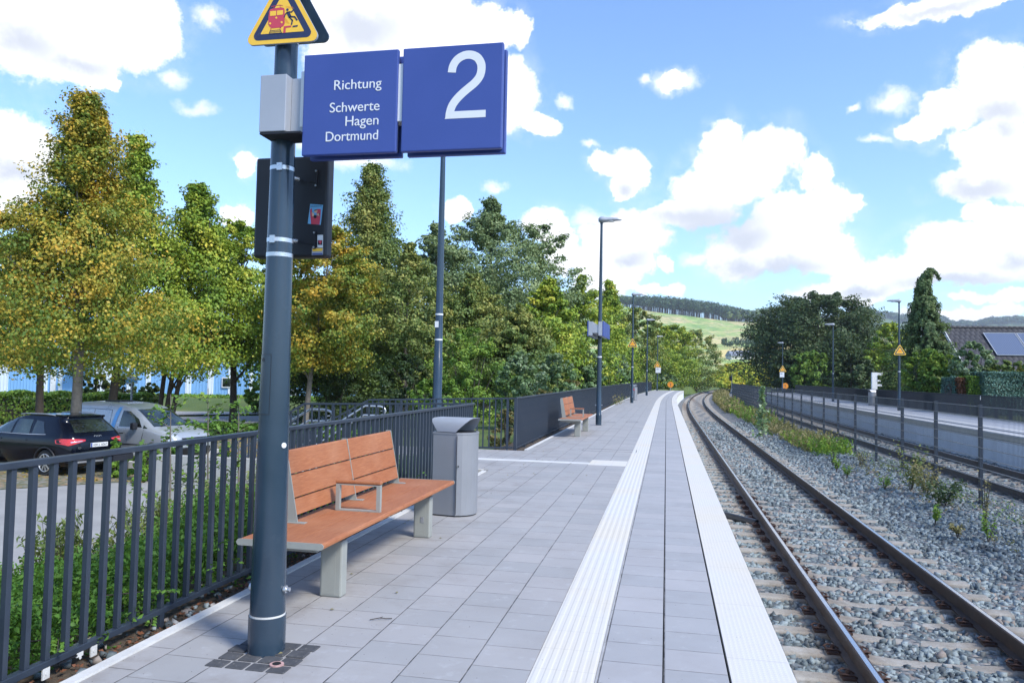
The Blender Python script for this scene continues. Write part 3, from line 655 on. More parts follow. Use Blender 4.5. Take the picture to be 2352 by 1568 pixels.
# --- hills ----------------------------------------------------------
def hillmat():
    m, t, b = mat('hill_clearing'); g = N(t, 'ShaderNodeNewGeometry')
    mp = N(t, 'ShaderNodeMapping'); mp.inputs['Scale'].default_value = (.02, .006, .05); lk(t, g.outputs['Position'], mp.inputs[0])
    n = noise(t, mp.outputs[0], 1.0, 7, .65, .5); n2 = noise(t, g.outputs['Position'], .07, 6, .7)
    c = ramp(t, n.outputs[0], [(.30, (.17, .30, .06)), (.46, (.34, .46, .12)), (.56, (.58, .49, .21)), (.68, (.74, .52, .32))])
    c = mixc(t, mrange(t, n2.outputs[0], .47, .56, 0, .85), c, (.12, .24, .06))
    n4 = noise(t, g.outputs['Position'], .11, 4, .7); c = mixc(t, mrange(t, n4.outputs[0], .6, .66, 0, .6), c, (.5, .46, .42))
    lk(t, c, b.inputs[0]); b.inputs['Roughness'].default_value = .95; return m
MAT['hill'] = hillmat(); MAT['field'] = pm('stubble_field', (.62, .50, .19), .95, 0, .08, .02)
MAT['farhill'] = pm('far_hill', (.09, .14, .07), .95, 0, .35, .01)
def interp(x, pts):
    for (a, u), (c, w) in zip(pts[:-1], pts[1:]):
        if x <= c: return u+(w-u)*max(0, (x-a))/(c-a)
    return pts[-1][1]
def hor(px): return 861+.0204*(px-1176)
RG = [(900, 716), (1300, 704), (1420, 702), (1500, 716), (1600, 728), (1680, 738), (1750, 741), (1800, 730), (1900, 742), (2050, 775), (2200, 790), (2500, 800)]
def hpt(px, py, Z): return AT(px, py, Z)
def hillmesh(name, pxs, prof, m):
    v = []
    for px in pxs:
        for (py, Z) in prof(px): v.append(tuple(AT(px, py, Z)))
    nr = len(prof(pxs[0])); f = [[i*nr+j, (i+1)*nr+j, (i+1)*nr+j+1, i*nr+j+1] for i in range(len(pxs)-1) for j in range(nr-1)]
    o = npmesh(name, np.array(v), np.array(f), m, smooth=True); struct(o); return o
def prof1(px):
    r = interp(px, RG); h = hor(px)
    return [(h+8, 260), (h-25, 420), (820+.0204*(px-1700), 520), (797+.0204*(px-1700), 640), (790+.01*(px-1700), 680), (.35*790+.65*r, 960), (.12*790+.88*r, 1120), (r, 1230), (r+1, 1330), (r+26, 1500), (h+30, 2300)]
hillmesh('hills', list(range(700, 2560, 20)), prof1, MAT['hill'])
def proff(px):
    return [(821+.0204*(px-1700)-.5, 517), (798+.0204*(px-1700)+1.5-.7, 636)]
fp = []
def hz(px, py):  # depth on the first hill for a pixel (piecewise linear in image y)
    pr_ = prof1(px)
    for (y0, Z0), (y1, Z1) in zip(pr_[:-1], pr_[1:]):
        if y1 <= py <= y0:
            k = (y0-py)/max(1e-6, (y0-y1)); return 1/((1-k)/Z0+k/Z1)
    return pr_[-4][1]
v = []; px0 = list(range(1640, 1830, 10))
for px in px0:
    for k in range(6):
        t = k/5; lo = 821+.0204*(px-1700); hi = 800+.0204*(px-1700)+(6*max(0, (1690-px)/40))-(5*max(0, (px-1700)/60)); py = lo+(hi-lo)*t
        Z = hz(px, py)-1.2; p = AT(px, py, Z); v.append(tuple(p))
f = [[i*6+j, (i+1)*6+j, (i+1)*6+j+1, i*6+j+1] for i in range(len(px0)-1) for j in range(5)]
struct(npmesh('field', np.array(v), np.array(f), MAT['field'], smooth=True))
RG2 = [(1600, 790), (1850, 742), (1950, 728), (2010, 724), (2060, 732), (2110, 735), (2165, 738), (2190, 748), (2235, 750), (2290, 739), (2352, 738), (2500, 745)]
def prof2(px):
    r = interp(px, RG2)+1.5*sin(px*.11); h = hor(px); return [(h-6, 1700), (.5*h+.5*r, 2300), (r+6, 2600), (r, 2750), (r+20, 3000), (h, 4200)]
hillmesh('hills', list(range(1640, 2700, 10)), prof2, MAT['farhill'])
def forest(name, spots, lsz, leaf, trunk='barkd', dense=70, kind='stuff'):
    P_, Nn, T_ = [], [], []; b = MB()
    for (x, y, z, h, w) in spots:
        n = dense; d = unit(n); c = np.array([x, y, z+h*.66]); lmp = 1+.22*np.sin(d[:, :1]*4+x)*np.cos(d[:, 2:]*5+y); p = c+d*np.array([w, w, h*.34])*RNG.uniform(.35, 1.08, (n, 1))*lmp; P_.append(p); Nn.append(d+RNG.normal(size=(n, 3))*.4)
        T_.append(np.clip(RNG.uniform(0, .5)+RNG.uniform(0, .5, n), 0, 1)); b.add([(x-.28, y, z-3), (x+.28, y, z-3), (x, y+.4, z-3), (x-.2, y, z+h*.7), (x+.2, y, z+h*.7), (x, y+.3, z+h*.7)], [(0, 1, 4, 3), (1, 2, 5, 4), (2, 0, 3, 5)], 1)
    pts = np.vstack(P_); q, f = leafquads(pts, np.vstack(Nn), lsz, .8); tv = np.array(b.v); tf = np.array(b.f)+len(q)
    o = npmesh(name, np.vstack([q, tv]), np.vstack([f, tf]), [LF[leaf], MAT[trunk]], tint=np.concatenate([np.concatenate(T_), np.zeros(len(tf))]), mi=np.concatenate([np.zeros(len(f)), np.ones(len(tf))]))
    o['kind'] = kind; return o
sp = []
for k in range(900):
    px = random.uniform(1380, 1760); row = random.random()
    if px < 1540 and row > .35 and random.random() < .8: row *= .3
    Z = 1225+row*70; r = interp(px, RG)+row*2; p = AT(px, r, Z); tp = interp(px, [(1380, 680), (1500, 680), (1560, 684), (1640, 694), (1690, 706), (1720, 712), (1760, 722)])
    h = (r-tp)*Z/F*random.uniform(.88, 1.04); sp.append((p.x, p.y, p.z, h, random.uniform(3.2, 6.2)))
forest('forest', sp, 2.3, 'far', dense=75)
sp = []
for k in range(330):
    px = random.uniform(1660, 1880); row = random.random(); Z = 1225+row*100; r = interp(px, RG)+row*1; p = AT(px, r, Z); tp = interp(px, [(1660, 712), (1730, 712), (1760, 703), (1800, 700), (1880, 702)])
    h = max(12, (r-tp)*Z/F*random.uniform(.7, 1.)); sp.append((p.x, p.y, p.z, h, random.uniform(3.5, 5.5)))
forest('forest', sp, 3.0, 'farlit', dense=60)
sp = []
for k in range(900):
    px = random.uniform(1880, 2420); row = random.random()**2; r = interp(px, RG2)+1.5*sin(px*.11); py = r+6*row; Z = 2740-row*160; p = AT(px, py, Z); sp.append((p.x, p.y, p.z, random.uniform(12, 22), random.uniform(7, 12)))
forest('forest', sp, 6.5, 'far', dense=34)
# tree row and bushes on the slope: single trees
def smalltree(px, py, Z, w, h, leaf, label, group):
    p = AT(px, py, Z); T = thing('tree', label, 'tree', p, 0, group); n = 260; d = unit(n); lump = 1+.25*np.sin(d[:, :1]*5+px)
    foliage('crown', d*np.array([w, w, h*.42])*RNG.uniform(.6, 1, (n, 1))*lump+np.array([0, 0, h*.55]), d+RNG.normal(size=(n, 3))*.4+np.array([0, 0, .3]), max(1.2, w*.36), LF[leaf], T)
    b = MB(); b.tube([(0, 0, -1), (0, 0, h*.5)], [w*.08, w*.04], 6); b.build('trunk', MAT['barkd'], T)
for i, (px, top, w) in enumerate([(1664, 775, 11), (1676, 782, 13), (1690, 772, 15), (1704, 776, 15), (1718, 773, 16), (1733, 770, 18), (1749, 772, 18), (1766, 768, 16)]):
    by = 800+.0204*(px-1700)-3-4*max(0, (px-1700)/60); Z = hz(px, by); smalltree(px, by, Z, w*Z/F*.62, (by-top)*Z/F, 'far', ['dark green tree in the row above the yellow field on the hill', 'broad dark tree in the row above the yellow field on the hill'][i > 2], 'trees in a row above the yellow field')
for px, top, by, w in ((1707, 806, 817, 11), (1723, 803, 818, 14)):
    smalltree(px, by, hz(px, by)-6, w*.3*.62, (by-top)*.33, 'far', 'small round tree in the yellow field %s' % ('nearer the village roofs' if px < 1710 else 'nearer the dark round tree'), None)
# ================================================================== TRACKS
def railprofile(): # (x, z) rail head top at z=0, foot at -.172
    return [(-.07, -.172), (.07, -.172), (.07, -.160), (.012, -.145), (.010, -.045), (.036, -.035), (.035, -.007), (.019, 0), (-.021, 0), (-.035, -.007), (-.036, -.035), (-.010, -.045), (-.012, -.145), (-.07, -.160)]
def rustmat():
    m, t, b = mat('rail_rust'); g = N(t, 'ShaderNodeNewGeometry'); n = noise(t, g.outputs['Position'], 6, 6, .7)
    c = ramp(t, n.outputs[0], [(.3, (.028, .019, .016)), (.6, (.055, .033, .024)), (.8, (.12, .065, .035))]); lk(t, c, b.inputs[0]); b.inputs['Roughness'].default_value = .6; b.inputs['Metallic'].default_value = .2; return m
MAT['rust'] = rustmat(); MAT['railtop'] = pm('rail_polished', (.55, .56, .58), .22, .95, .08, 6)
MAT['clip'] = pm('clip_rust', (.055, .026, .018), .7, .1, .3, 30)
def sleepmat():
    m, t, b = mat('sleeper_concrete'); g = N(t, 'ShaderNodeNewGeometry'); tc = N(t, 'ShaderNodeTexCoord'); n = noise(t, g.outputs['Position'], 5, 6, .7); n2 = noise(t, g.outputs['Position'], 70, 4, .7)
    c = ramp(t, n.outputs[0], [(.3, (.21, .19, .16)), (.55, (.32, .30, .265)), (.75, (.42, .405, .38))]); c = mixc(t, mrange(t, n2.outputs[0], .5, .7, 0, .5), c, (.17, .13, .10)); 
    s = N(t, 'ShaderNodeSeparateXYZ'); lk(t, tc.outputs['Object'], s.inputs[0]); d = mth(t, 'ABSOLUTE', mth(t, 'SUBTRACT', mth(t, 'ABSOLUTE', s.outputs[0]), .75)); c = mixc(t, mrange(t, d, .1, .4, .6, 0), c, (.13, .09, .065))
    lk(t, c, b.inputs[0]); b.inputs['Roughness'].default_value = .9
    bp = N(t, 'ShaderNodeBump'); bp.inputs['Strength'].default_value = .6; bp.inputs['Distance'].default_value = .01; lk(t, n2.outputs[0], bp.inputs['Height']); lk(t, bp.outputs[0], b.inputs['Normal']); return m
MAT['sleeper'] = sleepmat()
RZ = -.76
def sleeper_mb():
    b = MB(); prof = [(-1.3, .0), (-1.12, .0), (-1.0, .0), (-.93, -.012), (-.90, .0), (-.6, .0), (-.57, -.012), (-.50, -.02), (-.3, -.035), (0, -.04), (.3, -.035), (.5, -.02), (.57, -.012), (.6, 0), (.9, 0), (.93, -.012), (1.0, 0), (1.12, 0), (1.3, 0)]
    vs = []
    for x, z in prof: vs += [(x, -.14, -.2), (x, -.095, z-.012), (x, -.075, z), (x, .075, z), (x, .095, z-.012), (x, .14, -.2)]
    n = len(prof); fs = [(i*6+j, i*6+j+1, (i+1)*6+j+1, (i+1)*6+j) for i in range(n-1) for j in range(5)]+[tuple(range(6)), tuple((n-1)*6+k for k in range(6))[::-1]]
    b.add(vs, fs); return b
def clip_mb(s):
    b = MB(); b.box(-.03*s+.0, .09*s, -.07, .07, .0, .022) if s > 0 else b.box(-.09, .03, -.07, .07, 0, .022)
    for yy in (-1, 1):
        b.tube([(.01*s, .015*yy, .03), (.075*s, .02*yy, .028), (.105*s, .045*yy, .04), (.07*s, .068*yy, .052), (.0*s, .062*yy, .04), (-.025*s, .05*yy, .025)], .0085, 6)
    b.tube([(.035*s, 0, .02), (.035*s, 0, .075)], .013, 7); b.tube([(.035*s, 0, .045), (.035*s, 0, .062)], .022, 6); return b
def track(label, xc, y0, y1, nclip, group):
    T = thing('railway_track', label, 'railway track', (xc, 0, RZ), 0, group)
    for s in (-1, 1):
        b = MB(); pr_ = railprofile(); ys = list(np.arange(y0, 40, 4.))+list(np.arange(40, y1, 2.)); n = len(pr_); vs = []
        for y in ys:
            for px, pz in pr_: vs.append((s*.75+px+cv(y), y, pz))
        for i in range(len(ys)-1):
            for k in range(n):
                a = i*n+k; c = i*n+(k+1) % n
                b.f.append((a, c, c+n, a+n)); b.m.append(1 if k == 7 else 0); b.sm.append(False)
        b.v = vs; b.f += [tuple(range(n)), tuple((len(ys)-1)*n+k for k in range(n))]; b.m += [0, 0]; b.sm += [False]*2
        b.build('rail', [MAT['rust'], MAT['railtop']], T)
    first = None; clips = []
    ks = [k for k in range(int((y0-.3)/SLP)+1, int((y1-.3)/SLP)) ]; near = ks[:96]; far = ks[96:]
    for i, k in enumerate(near):
        y = .3+k*SLP; jit = ((k*37) % 7-3)*.004
        if first is None:
            first = sleeper_mb().build('sleeper', MAT['sleeper'], T, bevel=.008); S = first
            for s in (-.75, .75):
                for d in (-1, 1): c = clip_mb(d).build('rail_clip', MAT['clip'], S, loc=(s+.085*d, 0, .0)); clips.append(c)
        else:
            S = first.copy(); COL.objects.link(S); S.parent = T
            if i < nclip:
                for c0 in clips: c = c0.copy(); COL.objects.link(c); c.parent = S
        S.location = (cv(y), y+jit, -.182); S.rotation_euler = (0, 0, -2*max(0, y-45)/1830)
    if far:
        sm = sleeper_mb(); V = np.array(sm.v); b = MB()
        for k in far:
            y = .3+k*SLP; b.add([(v[0]+cv(y), v[1]+y, v[2]-.182) for v in V], sm.f[:])
        o = b.build('sleeper', MAT['sleeper'], T); o['kind'] = 'stuff'
    return T
track('curving railway track with shiny worn rails beside the near platform', 2.37, 2.1, 190, 24, None)
track('railway track behind the mesh fence below the opposite platform', 8.3, 10.5, 150, 0, None)
b = MB(); a, c = P(1655, 1180, -.93), P(1735, 1196, -.93); d = (c-a).normalized()
b.tube([(.66, 14.45, -.93), (1.0, 14.25, -.91), (1.54, 13.8, -.95)], .075, 14); b.tube([(.95, 14.29, -.915), (1.0, 14.24, -.912)], .085, 14)
tag(b.build('drain_pipe', MAT['pipe']), 'thick black pipe lying in the ballast between platform edge and rail', 'pipe')

# ================================================================== OPPOSITE PLATFORM
YR = 100.
ribbon('platform_body', 10.4, 14.1, -.03, 8, YR, MAT['dark'], skirt=1.2)
MAT['paver3'] = pm('opposite_paving', (.36, .38, .42), .75, 0, .12, 2.2, .3, 60)
ribbon('platform_paving', 11.63, 13.75, 0, 8, YR-.02, MAT['paver3'], skirt=.03)
ribbon('tactile_paving', 11.3, 11.628, .004, 8, YR-.02, MAT['kerb'], skirt=.03)
ribbon('platform_paving', 10.525, 11.298, 0, 8, YR-.02, MAT['paver3'], skirt=.03)
ribbon('platform_edge', 10.20, 10.523, .003, 8, YR, MAT['kerb'], skirt=.05)
ribbon('platform_edge', 10.22, 10.3, -.047, 8, YR, MAT['coping'], skirt=.15)
b = MB(); y = 8.
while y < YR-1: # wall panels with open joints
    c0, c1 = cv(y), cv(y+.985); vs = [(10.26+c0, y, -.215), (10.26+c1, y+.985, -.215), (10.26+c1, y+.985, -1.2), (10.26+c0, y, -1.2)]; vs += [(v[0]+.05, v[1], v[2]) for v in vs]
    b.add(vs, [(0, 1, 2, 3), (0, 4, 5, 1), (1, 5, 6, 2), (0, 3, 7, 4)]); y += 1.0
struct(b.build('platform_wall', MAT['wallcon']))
o = ribbon('kerb', 13.75, 13.82, .03, 8, YR, MAT['kerb'], skirt=.12)

# ================================================================== RAILINGS
def railing(name, label, x, y0, y1, grp=None, zb=.035, ztop=1.05, bal=.125, size=.03, post=1.05, side=0, near_n=100, cat='railing', ppt=True, curved=True, m='anthracite', big=None):
    T = thing(name, label, cat, (x, y0, 0), 0, grp); L = y1-y0; c = cv if curved else (lambda y: 0.)
    seg = 2.5 if y1 < 45 else 2.5
    def run(z0, z1, w, nm):
        b = MB(); n = max(1, int(L/seg)); ys = [L*i/n for i in range(n+1)]
        for a, e in zip(ys[:-1], ys[1:]): b.bar((c(y0+a), a+.002, (z0+z1)/2), (c(y0+e), e-.002, (z0+z1)/2), w, z1-z0)
        b.build(nm, MAT[m], T, bevel=.003)
    run(ztop-.03, ztop, .05, 'top_rail'); run(zb-.02, zb+.015, .04, 'bottom_rail')
    nb = int(L/bal); proto = None; rest = MB()
    for i in range(nb):
        yy = .06+i*bal; s = size/2
        if i < near_n:
            if proto is None: b = MB(); b.box(-s, s, -s, s, zb+.015, ztop-.03); proto = b.build('baluster', MAT[m], T, bevel=.002); q = proto
            else: q = proto.copy(); COL.objects.link(q); q.parent = T
            q.location = (c(y0+yy), yy, 0)
        else: rest.box(c(y0+yy)-s, c(y0+yy)+s, yy-s, yy+s, zb+.015, ztop-.03)
    if rest.v: o = rest.build('baluster', MAT[m], T); o['kind'] = 'stuff'
    pp = None; yy = .03
    while yy < L:
        if pp is None: b = MB(); b.box(-.02, .02, -.02, .02, -.5, zb-.02); pp = b.build('post', MAT[m], T); q = pp
        else: q = pp.copy(); COL.objects.link(q); q.parent = T
        q.location = (c(y0+yy), yy, 0); yy += post
    if big:
        for yy in big: b = MB(); b.box(-.028, .028, yy-.028, yy+.028, -.15, ztop); b.build('end_post', MAT[m], T)
    return T
R1 = railing('railing', 'long anthracite railing of square bars running behind the near bench', -2.97, 2.0, 11.78, zb=.045, post=1.075)
b = MB(); b.box(-.022, .022, 1.70, 1.86, .985, 1.018); b.build('joint_sleeve', MAT['black'], R1)
b = MB(); b.box(-.022, .022, 1.38, 1.50, .015, .022); b.build('joint_sleeve', MAT['black'], R1)
for yy in (1.30, 1.62, 1.52):
    b = MB(); h = .052 if yy != 1.52 else .02; b.box(.012, .02, yy-.022, yy+.022, .025-h, .03); b.tube([(.0205, yy, .0), (.0225, yy, .0)], .009, 8); q = b.build('fixing_lug', MAT['kerb'], R1)
R2 = railing('railing', 'anthracite railing of dense bars running past the far bench to the platform end', -2.97, 15.25, 93, big=[.0, 77.6], near_n=98)
R3 = railing('railing', 'dark railing along the back of the opposite platform', 13.86, 9, 99, near_n=0, bal=.125, post=2.5, ztop=1.03, m='fence_dark')
for yy in (24.5, 29.0):
    b = MB(); b.box(-.04, -.02, yy, yy+.03, .82, 1.0); b.build('fixing_lug', MAT['kerb'], R3)
def sloped(label, y, xs, zs, grp, flip):
    # railing across the landing that continues down the stairs; xs/zs polyline of the top rail
    T = thing('stair_railing', label, 'stair railing', (xs[0], y, 0), 0, grp)
    X0 = xs[0]; ln = list(zip([x-X0 for x in xs], zs)); b = MB(); lo = MB()
    for (a, za), (c, zc) in zip(ln[:-1], ln[1:]):
        b.bar((a, 0, za-.015), (c, 0, zc-.015), .05, .03); lo.bar((a, 0, za-1.0), (c, 0, zc-1.0), .035, .035)
    b.build('top_rail', MAT['anthracite'], T); lo.build('bottom_rail', MAT['anthracite'], T)
    def zt(x):
        for (a, za), (c, zc) in zip(ln[:-1], ln[1:]):
            if c <= x <= a: return za+(zc-za)*(a-x)/(a-c)
        return ln[-1][1]
    x = -.12; k = 0
    while x > ln[-1][0]:
        z = zt(x); q = MB(); post = (k % 9 == 0); s = .022 if post else .012
        q.box(x-s, x+s, -s, s, z-(1.12 if post else 1.0), z-.02); q.build('post' if post else 'baluster', MAT['anthracite'], T); x -= .125; k += 1
    return T
sloped('anthracite railing on the near side of the stairs, behind the litter bin', 11.86, [-3.0, -5.88, -8.45], [1.045, .97, -.50], 'railings of the stairs', 1)
sloped('anthracite railing on the far side of the stairs, in front of the wood', 15.18, [-3.0, -6.08, -8.6], [1.05, .94, -.42], 'railings of the stairs', 1)
def handrail(label, y, x0, xs, z0, xe, ze):
    b = MB(); r = .02; d = .19
    up = [(xs, y, z0), (x0-.12, y, z0), (x0-.03, y, z0-.03), (x0, y, z0-.09), (x0-.03, y, z0-d+.03), (x0-.12, y, z0-d), (xs-.02, y, z0-d)]
    lo = [(xe+.14, y, ze-d+.04), (xe+.03, y, ze-d+.03), (xe, y, ze-.1), (xe+.03, y, ze-.03), (xe+.14, y, ze+.02)]
    pts = up+lo+[(xs, y, z0)]
    b.tube(pts, r, 8, caps=False)
    for t in (.1, .5, .9):
        x = xs+(xe-xs)*t; z = z0+(ze-z0)*t; s = 1 if y < 13 else -1; b.tube([(x, y, z-.1), (x, y-.09*s, z-.1)], .01, 6)
    b.tube([(xs+.35, y, z0-d*.5), (xs+.35, y-(.09 if y < 13 else -.09), z0-d*.5)], .01, 6)
    tag(b.build('handrail', MAT['steel']), label, 'handrail', 'steel handrails of the stairs')
handrail('looped stainless steel handrail on the near stair railing', 11.95, -5.42, -5.82, .86, -8.42, -.56)
handrail('looped stainless steel handrail on the far stair railing', 15.08, -5.67, -6.12, .80, -8.5, -.62)

# mesh fence between the tracks
def meshfence():
    T = thing('mesh_fence', 'anthracite wire mesh fence on square posts between the two tracks', 'mesh fence', (6.08, 11.6, -.86)); H = 1.93
    y0 = 11.6-2.56*2; pp = pn = None; n = 32
    for i in range(n):
        y = y0+2.56*i; ang = -2*max(0, y-45)/1830
        if pp is None:
            b = MB(); b.box(-.032, .032, -.036, .036, -.3, H+.02); pp = b.build('post', MAT['fence_post'], T); q = pp
            b = MB(); b.box(-.036, .036, -.040, .040, H+.022, H+.034); cp = b.build('cap', MAT['anthracite'], pp)
            b = MB()
            for k in range(1, 10): b.box(-.042, -.031, -.012, .012, H-.2*k-.01, H-.2*k+.01)
            cl = b.build('clamps', MAT['steel'], pp)
        else:
            q = pp.copy(); COL.objects.link(q); q.parent = T
            for c0 in (cp, cl): c = c0.copy(); COL.objects.link(c); c.parent = q
        q.location = (cv(y), y-11.6, 0); q.rotation_euler = (0, 0, ang)
        if i < n-1:
            if pn is None:
                b = MB(); x = -.045
                for k in range(10):
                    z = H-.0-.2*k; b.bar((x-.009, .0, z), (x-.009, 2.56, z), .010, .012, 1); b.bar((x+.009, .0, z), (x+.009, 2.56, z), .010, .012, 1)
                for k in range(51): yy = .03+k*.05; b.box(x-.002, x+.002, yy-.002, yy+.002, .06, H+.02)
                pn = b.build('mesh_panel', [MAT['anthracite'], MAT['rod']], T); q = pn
            else: q = pn.copy(); COL.objects.link(q); q.parent = T
            q.location = (cv(y), y-11.6, 0); q.rotation_euler = (0, 0, -atan2(cv(y+2.56)-cv(y), 2.56))
meshfence()

# ================================================================== LAMP POSTS
def lamppost(loc, label, side=1, h=6.42, group='lamp posts on the platforms', scale=1.):
    T = thing('lamp_post', label, 'lamp post', loc, 0, group)
    b = MB(); b.tube([(0, 0, 0), (0, 0, .32)], .092, 20); b.tube([(0, 0, .32), (0, 0, .335), (0, 0, 1.2), (0, 0, 3), (0, 0, h-.1)], [.092, .08, .076, .062, .038], 20); b.build('pole', MAT['pole'], T)
    b = MB(); b.tube([(0, 0, 2.1), (0, 0, 2.14)], .0735, 16); b.build('band', MAT['white'], T)
    for k in (-1, 1): b = MB(); b.tube([(.085*k, 0, .62), (.115*k, 0, .62)], .018, 8); b.build('bolt', MAT['steel'], T)
    b = MB(); prof = [(-.09, .045, .0), (-.03, .085, 0), (.04, .085, 0), (.12, .07, 0), (.3, .06, .01), (.45, .045, .012), (.54, .03, 0), (.585, .008, -.01)]
    vs = []; n = 12
    for x, r, o in prof:
        for k in range(n):
            a = 2*pi*k/n; zz_ = sin(a)*r*(.95 if sin(a) > 0 else .75); vs.append((x*1.08*side, cos(a)*max(r*1.7, .012), h+o+zz_*1.35))
    b.add(vs, [(i*n+k, i*n+(k+1) % n, (i+1)*n+(k+1) % n, (i+1)*n+k) for i in range(len(prof)-1) for k in range(n)]+[tuple(range(n)), tuple((len(prof)-1)*n+k for k in range(n))], 0, True)
    hd = b.build('lamp_head', MAT['galv'], T)
    b = MB(); b.tube([(.3*side, 0, h-.055), (.3*side, 0, h-.045)], .1, 12); b.build('lens', MAT['white'], hd)
    b = MB(); b.tube([(0, 0, h-.12), (0, 0, h+.02)], [.045, .06], 14); b.build('knuckle', MAT['pole'], hd)
    return T
L1 = lamppost((-2.05, 24.04, 0), 'tallest-looking lamp post, dark, with a blue station sign beside the far bench')
L2 = lamppost((-1.98, 46.0, 0), 'dark lamp post carrying a warning triangle in front of the grey bin')
L3 = lamppost((-1.62, 66.3, 0), 'dark lamp post without any sign, standing past the first warning triangle')
L4 = lamppost((-1.05, 92.6, 0), 'small distant lamp post with a warning triangle at the end of the near platform')
R1_ = lamppost((12.46, 45.3, 0), 'dark lamp post with a triangle on the opposite platform before the drooping conifer', -1, 5.98)
R2_ = lamppost((12.46, 62.3, 0), 'plain dark lamp post on the opposite platform in front of the round dark tree', -1, 5.85)
R3_ = lamppost((13.62, 96.5, 0), 'small distant lamp post with a warning triangle at the end of the opposite platform', -1, 6.0)
T = thing('lamp_post', 'very tall slim dark mast rising behind the litter bin and above the sign', 'mast', (PY(1004, 915, 19.).x, 19., -.9))
b = MB(); b.tube([(0, 0, 0), (0, 0, 2.8), (0, 0, 2.82), (0, 0, 4.9), (0, 0, 9.2)], [.125, .118, .105, .09, .055], 20); b.build('pole', MAT['pole'], T)
b = MB()
for z in (3.25, 3.9): b.tube([(0, 0, z), (0, 0, z+.04)], .104, 16)
b.build('band', MAT['white'], T)
b = MB(); b.box(-.075, .02, -.112, -.100, 3.58, 3.74); b.build('sticker', MAT['white'], T)
b = MB(); b.bar((-.5, 0, 9.25), (.5, 0, 9.25), .16, .08); b.build('lamp_head', MAT['galv'], T)

# ================================================================== SIGN POLE (foreground)
px_, py_ = -2.08, 3.84
SP = thing('sign_pole', 'thick anthracite post in the foreground carrying the platform signs', 'sign pole', (px_, py_, 0))
b = MB(); b.tube([(0, 0, -.02), (0, 0, .195)], .0975, 40); b.build('base_sleeve', MAT['pole'], SP)
b = MB(); b.tube([(0, 0, .19), (0, 0, .205)], .0935, 40); b.build('sealant_ring', MAT['kerb'], SP)
b = MB(); b.tube([(0, 0, .2), (0, 0, .5), (0, 0, 1.0), (0, 0, 1.6), (0, 0, 2.5), (0, 0, 3.3), (0, 0, 6.45)], [.0925, .089, .083, .075, .066, .0615, .045], 40); b.build('pole', MAT['pole'], SP)
def curved_panel(x0a, x1a, z0, z1, r0, r1, name, m, out=.0015, mod=0):
    b = MB(); n = 12; vs = []
    for j, (z, r) in enumerate(((z0, r0), (z1, r1))):
        for i in range(n+1): a = x0a+(x1a-x0a)*i/n; vs.append((cos(a)*(r+out), sin(a)*(r+out), z))
    b.add(vs, [(i, i+1, n+2+i, n+1+i) for i in range(n)], 0, True); return b.build(name, m, SP)
a0, a1 = radians(-158), radians(-80)
MAT['groove'] = MAT['black']
curved_panel(a0, a1, 1.262, 1.585, .0795, .0752, 'door_gap', MAT['black'], .0006)
curved_panel(a0+.03, a1-.03, 1.266, 1.581, .0795, .0752, 'access_door', MAT['pole'], .0016)
an = radians(-118); b = MB(); c = Vector((cos(an), sin(an), 0)); b.tube([c*.0775+Vector((0, 0, 1.555)), c*.0785+Vector((0, 0, 1.555))], .011, 14); b.build('door_lock', MAT['black'], SP)
for s, l in ((1, .035), (-1, .02)):
    b = MB(); b.tube([(.085*s, 0, .335), (.09*s+l*s, 0, .335)], .012, 6); b.tube([(.092*s, 0, .335), (.105*s, 0, .335)], .021, 6); b.build('bolt', MAT['steel'], SP)
b = MB(); b.tube([(.0775, -.03, 1.10), (.081, -.032, 1.10)], .0145, 14); b.build('white_cap', MAT['white'], SP)
for z, r in ((2.60, .0652), (2.205, .069), (2.125, .070)):
    b = MB(); b.tube([(0, 0, z-.011), (0, 0, z+.011)], r+.0012, 32, caps=False); q = b.build('clamp_band', MAT['steel'], SP)
    if z > 2.15: b = MB(); aa = radians(-75 if z > 2.5 else -95); b.bar((cos(aa)*(r+.004), sin(aa)*(r+.004), z-.02), (cos(aa)*(r+.004), sin(aa)*(r+.004), z+.02), .03, .008); b.build('buckle', MAT['steel'], q)
# junction box round the pole
JB = thing('junction_box', 'light grey metal box clasped round the sign pole beside the blue signs', 'metal box', (-2.05, 3.78, 2.76))
b = MB(); b.box(-.085, .065, -.105, .08, 0, .305); b.build('housing', MAT['galv'], JB, bevel=.004)
b = MB(); b.box(.0665, .155, -.045, .025, .004, .300); b.build('side_plate', MAT['galv'], JB)
b = MB(); b.box(-.083, .15, -.10, .075, -.012, -.002); b.build('underside', MAT['black'], JB)
# ------- blue signs
def panel(name, T, x0, x1, z0, z1, y0, y1, m, bev=.006):
    b = MB(); b.box(x0, x1, y0, y1, z0, z1); return b.build(name, m, T, bevel=bev)
S1 = thing('direction_sign', 'blue sign reading Richtung Schwerte Hagen Dortmund beside the pole', 'direction sign', (-1.64, 3.76, 2.63))
S2 = thing('platform_number_sign', 'square blue sign with a large white figure 2', 'platform number sign', (-1.085, 3.76, 2.63))
for T, x0, x1 in ((S1, -1.90, -1.375), (S2, -1.35, -.82)):
    ox = T.location.x; panel('front_panel', T, x0-ox, x1-ox, 0, .54, -.06, -.03, MAT['signblue']); panel('rear_panel', T, x0-ox+.004, x1-ox, 0, .54, .03, .06, MAT['signblue'])
    b = MB(); b.box(x0-ox+.03, x1-ox-.015, -.0298, -.0296+.0591, .5-.0, .52); b.box(x0-ox+.03, x1-ox-.015, -.0298, .0298, .02, .16); b.build('core', MAT['signdark'], T)
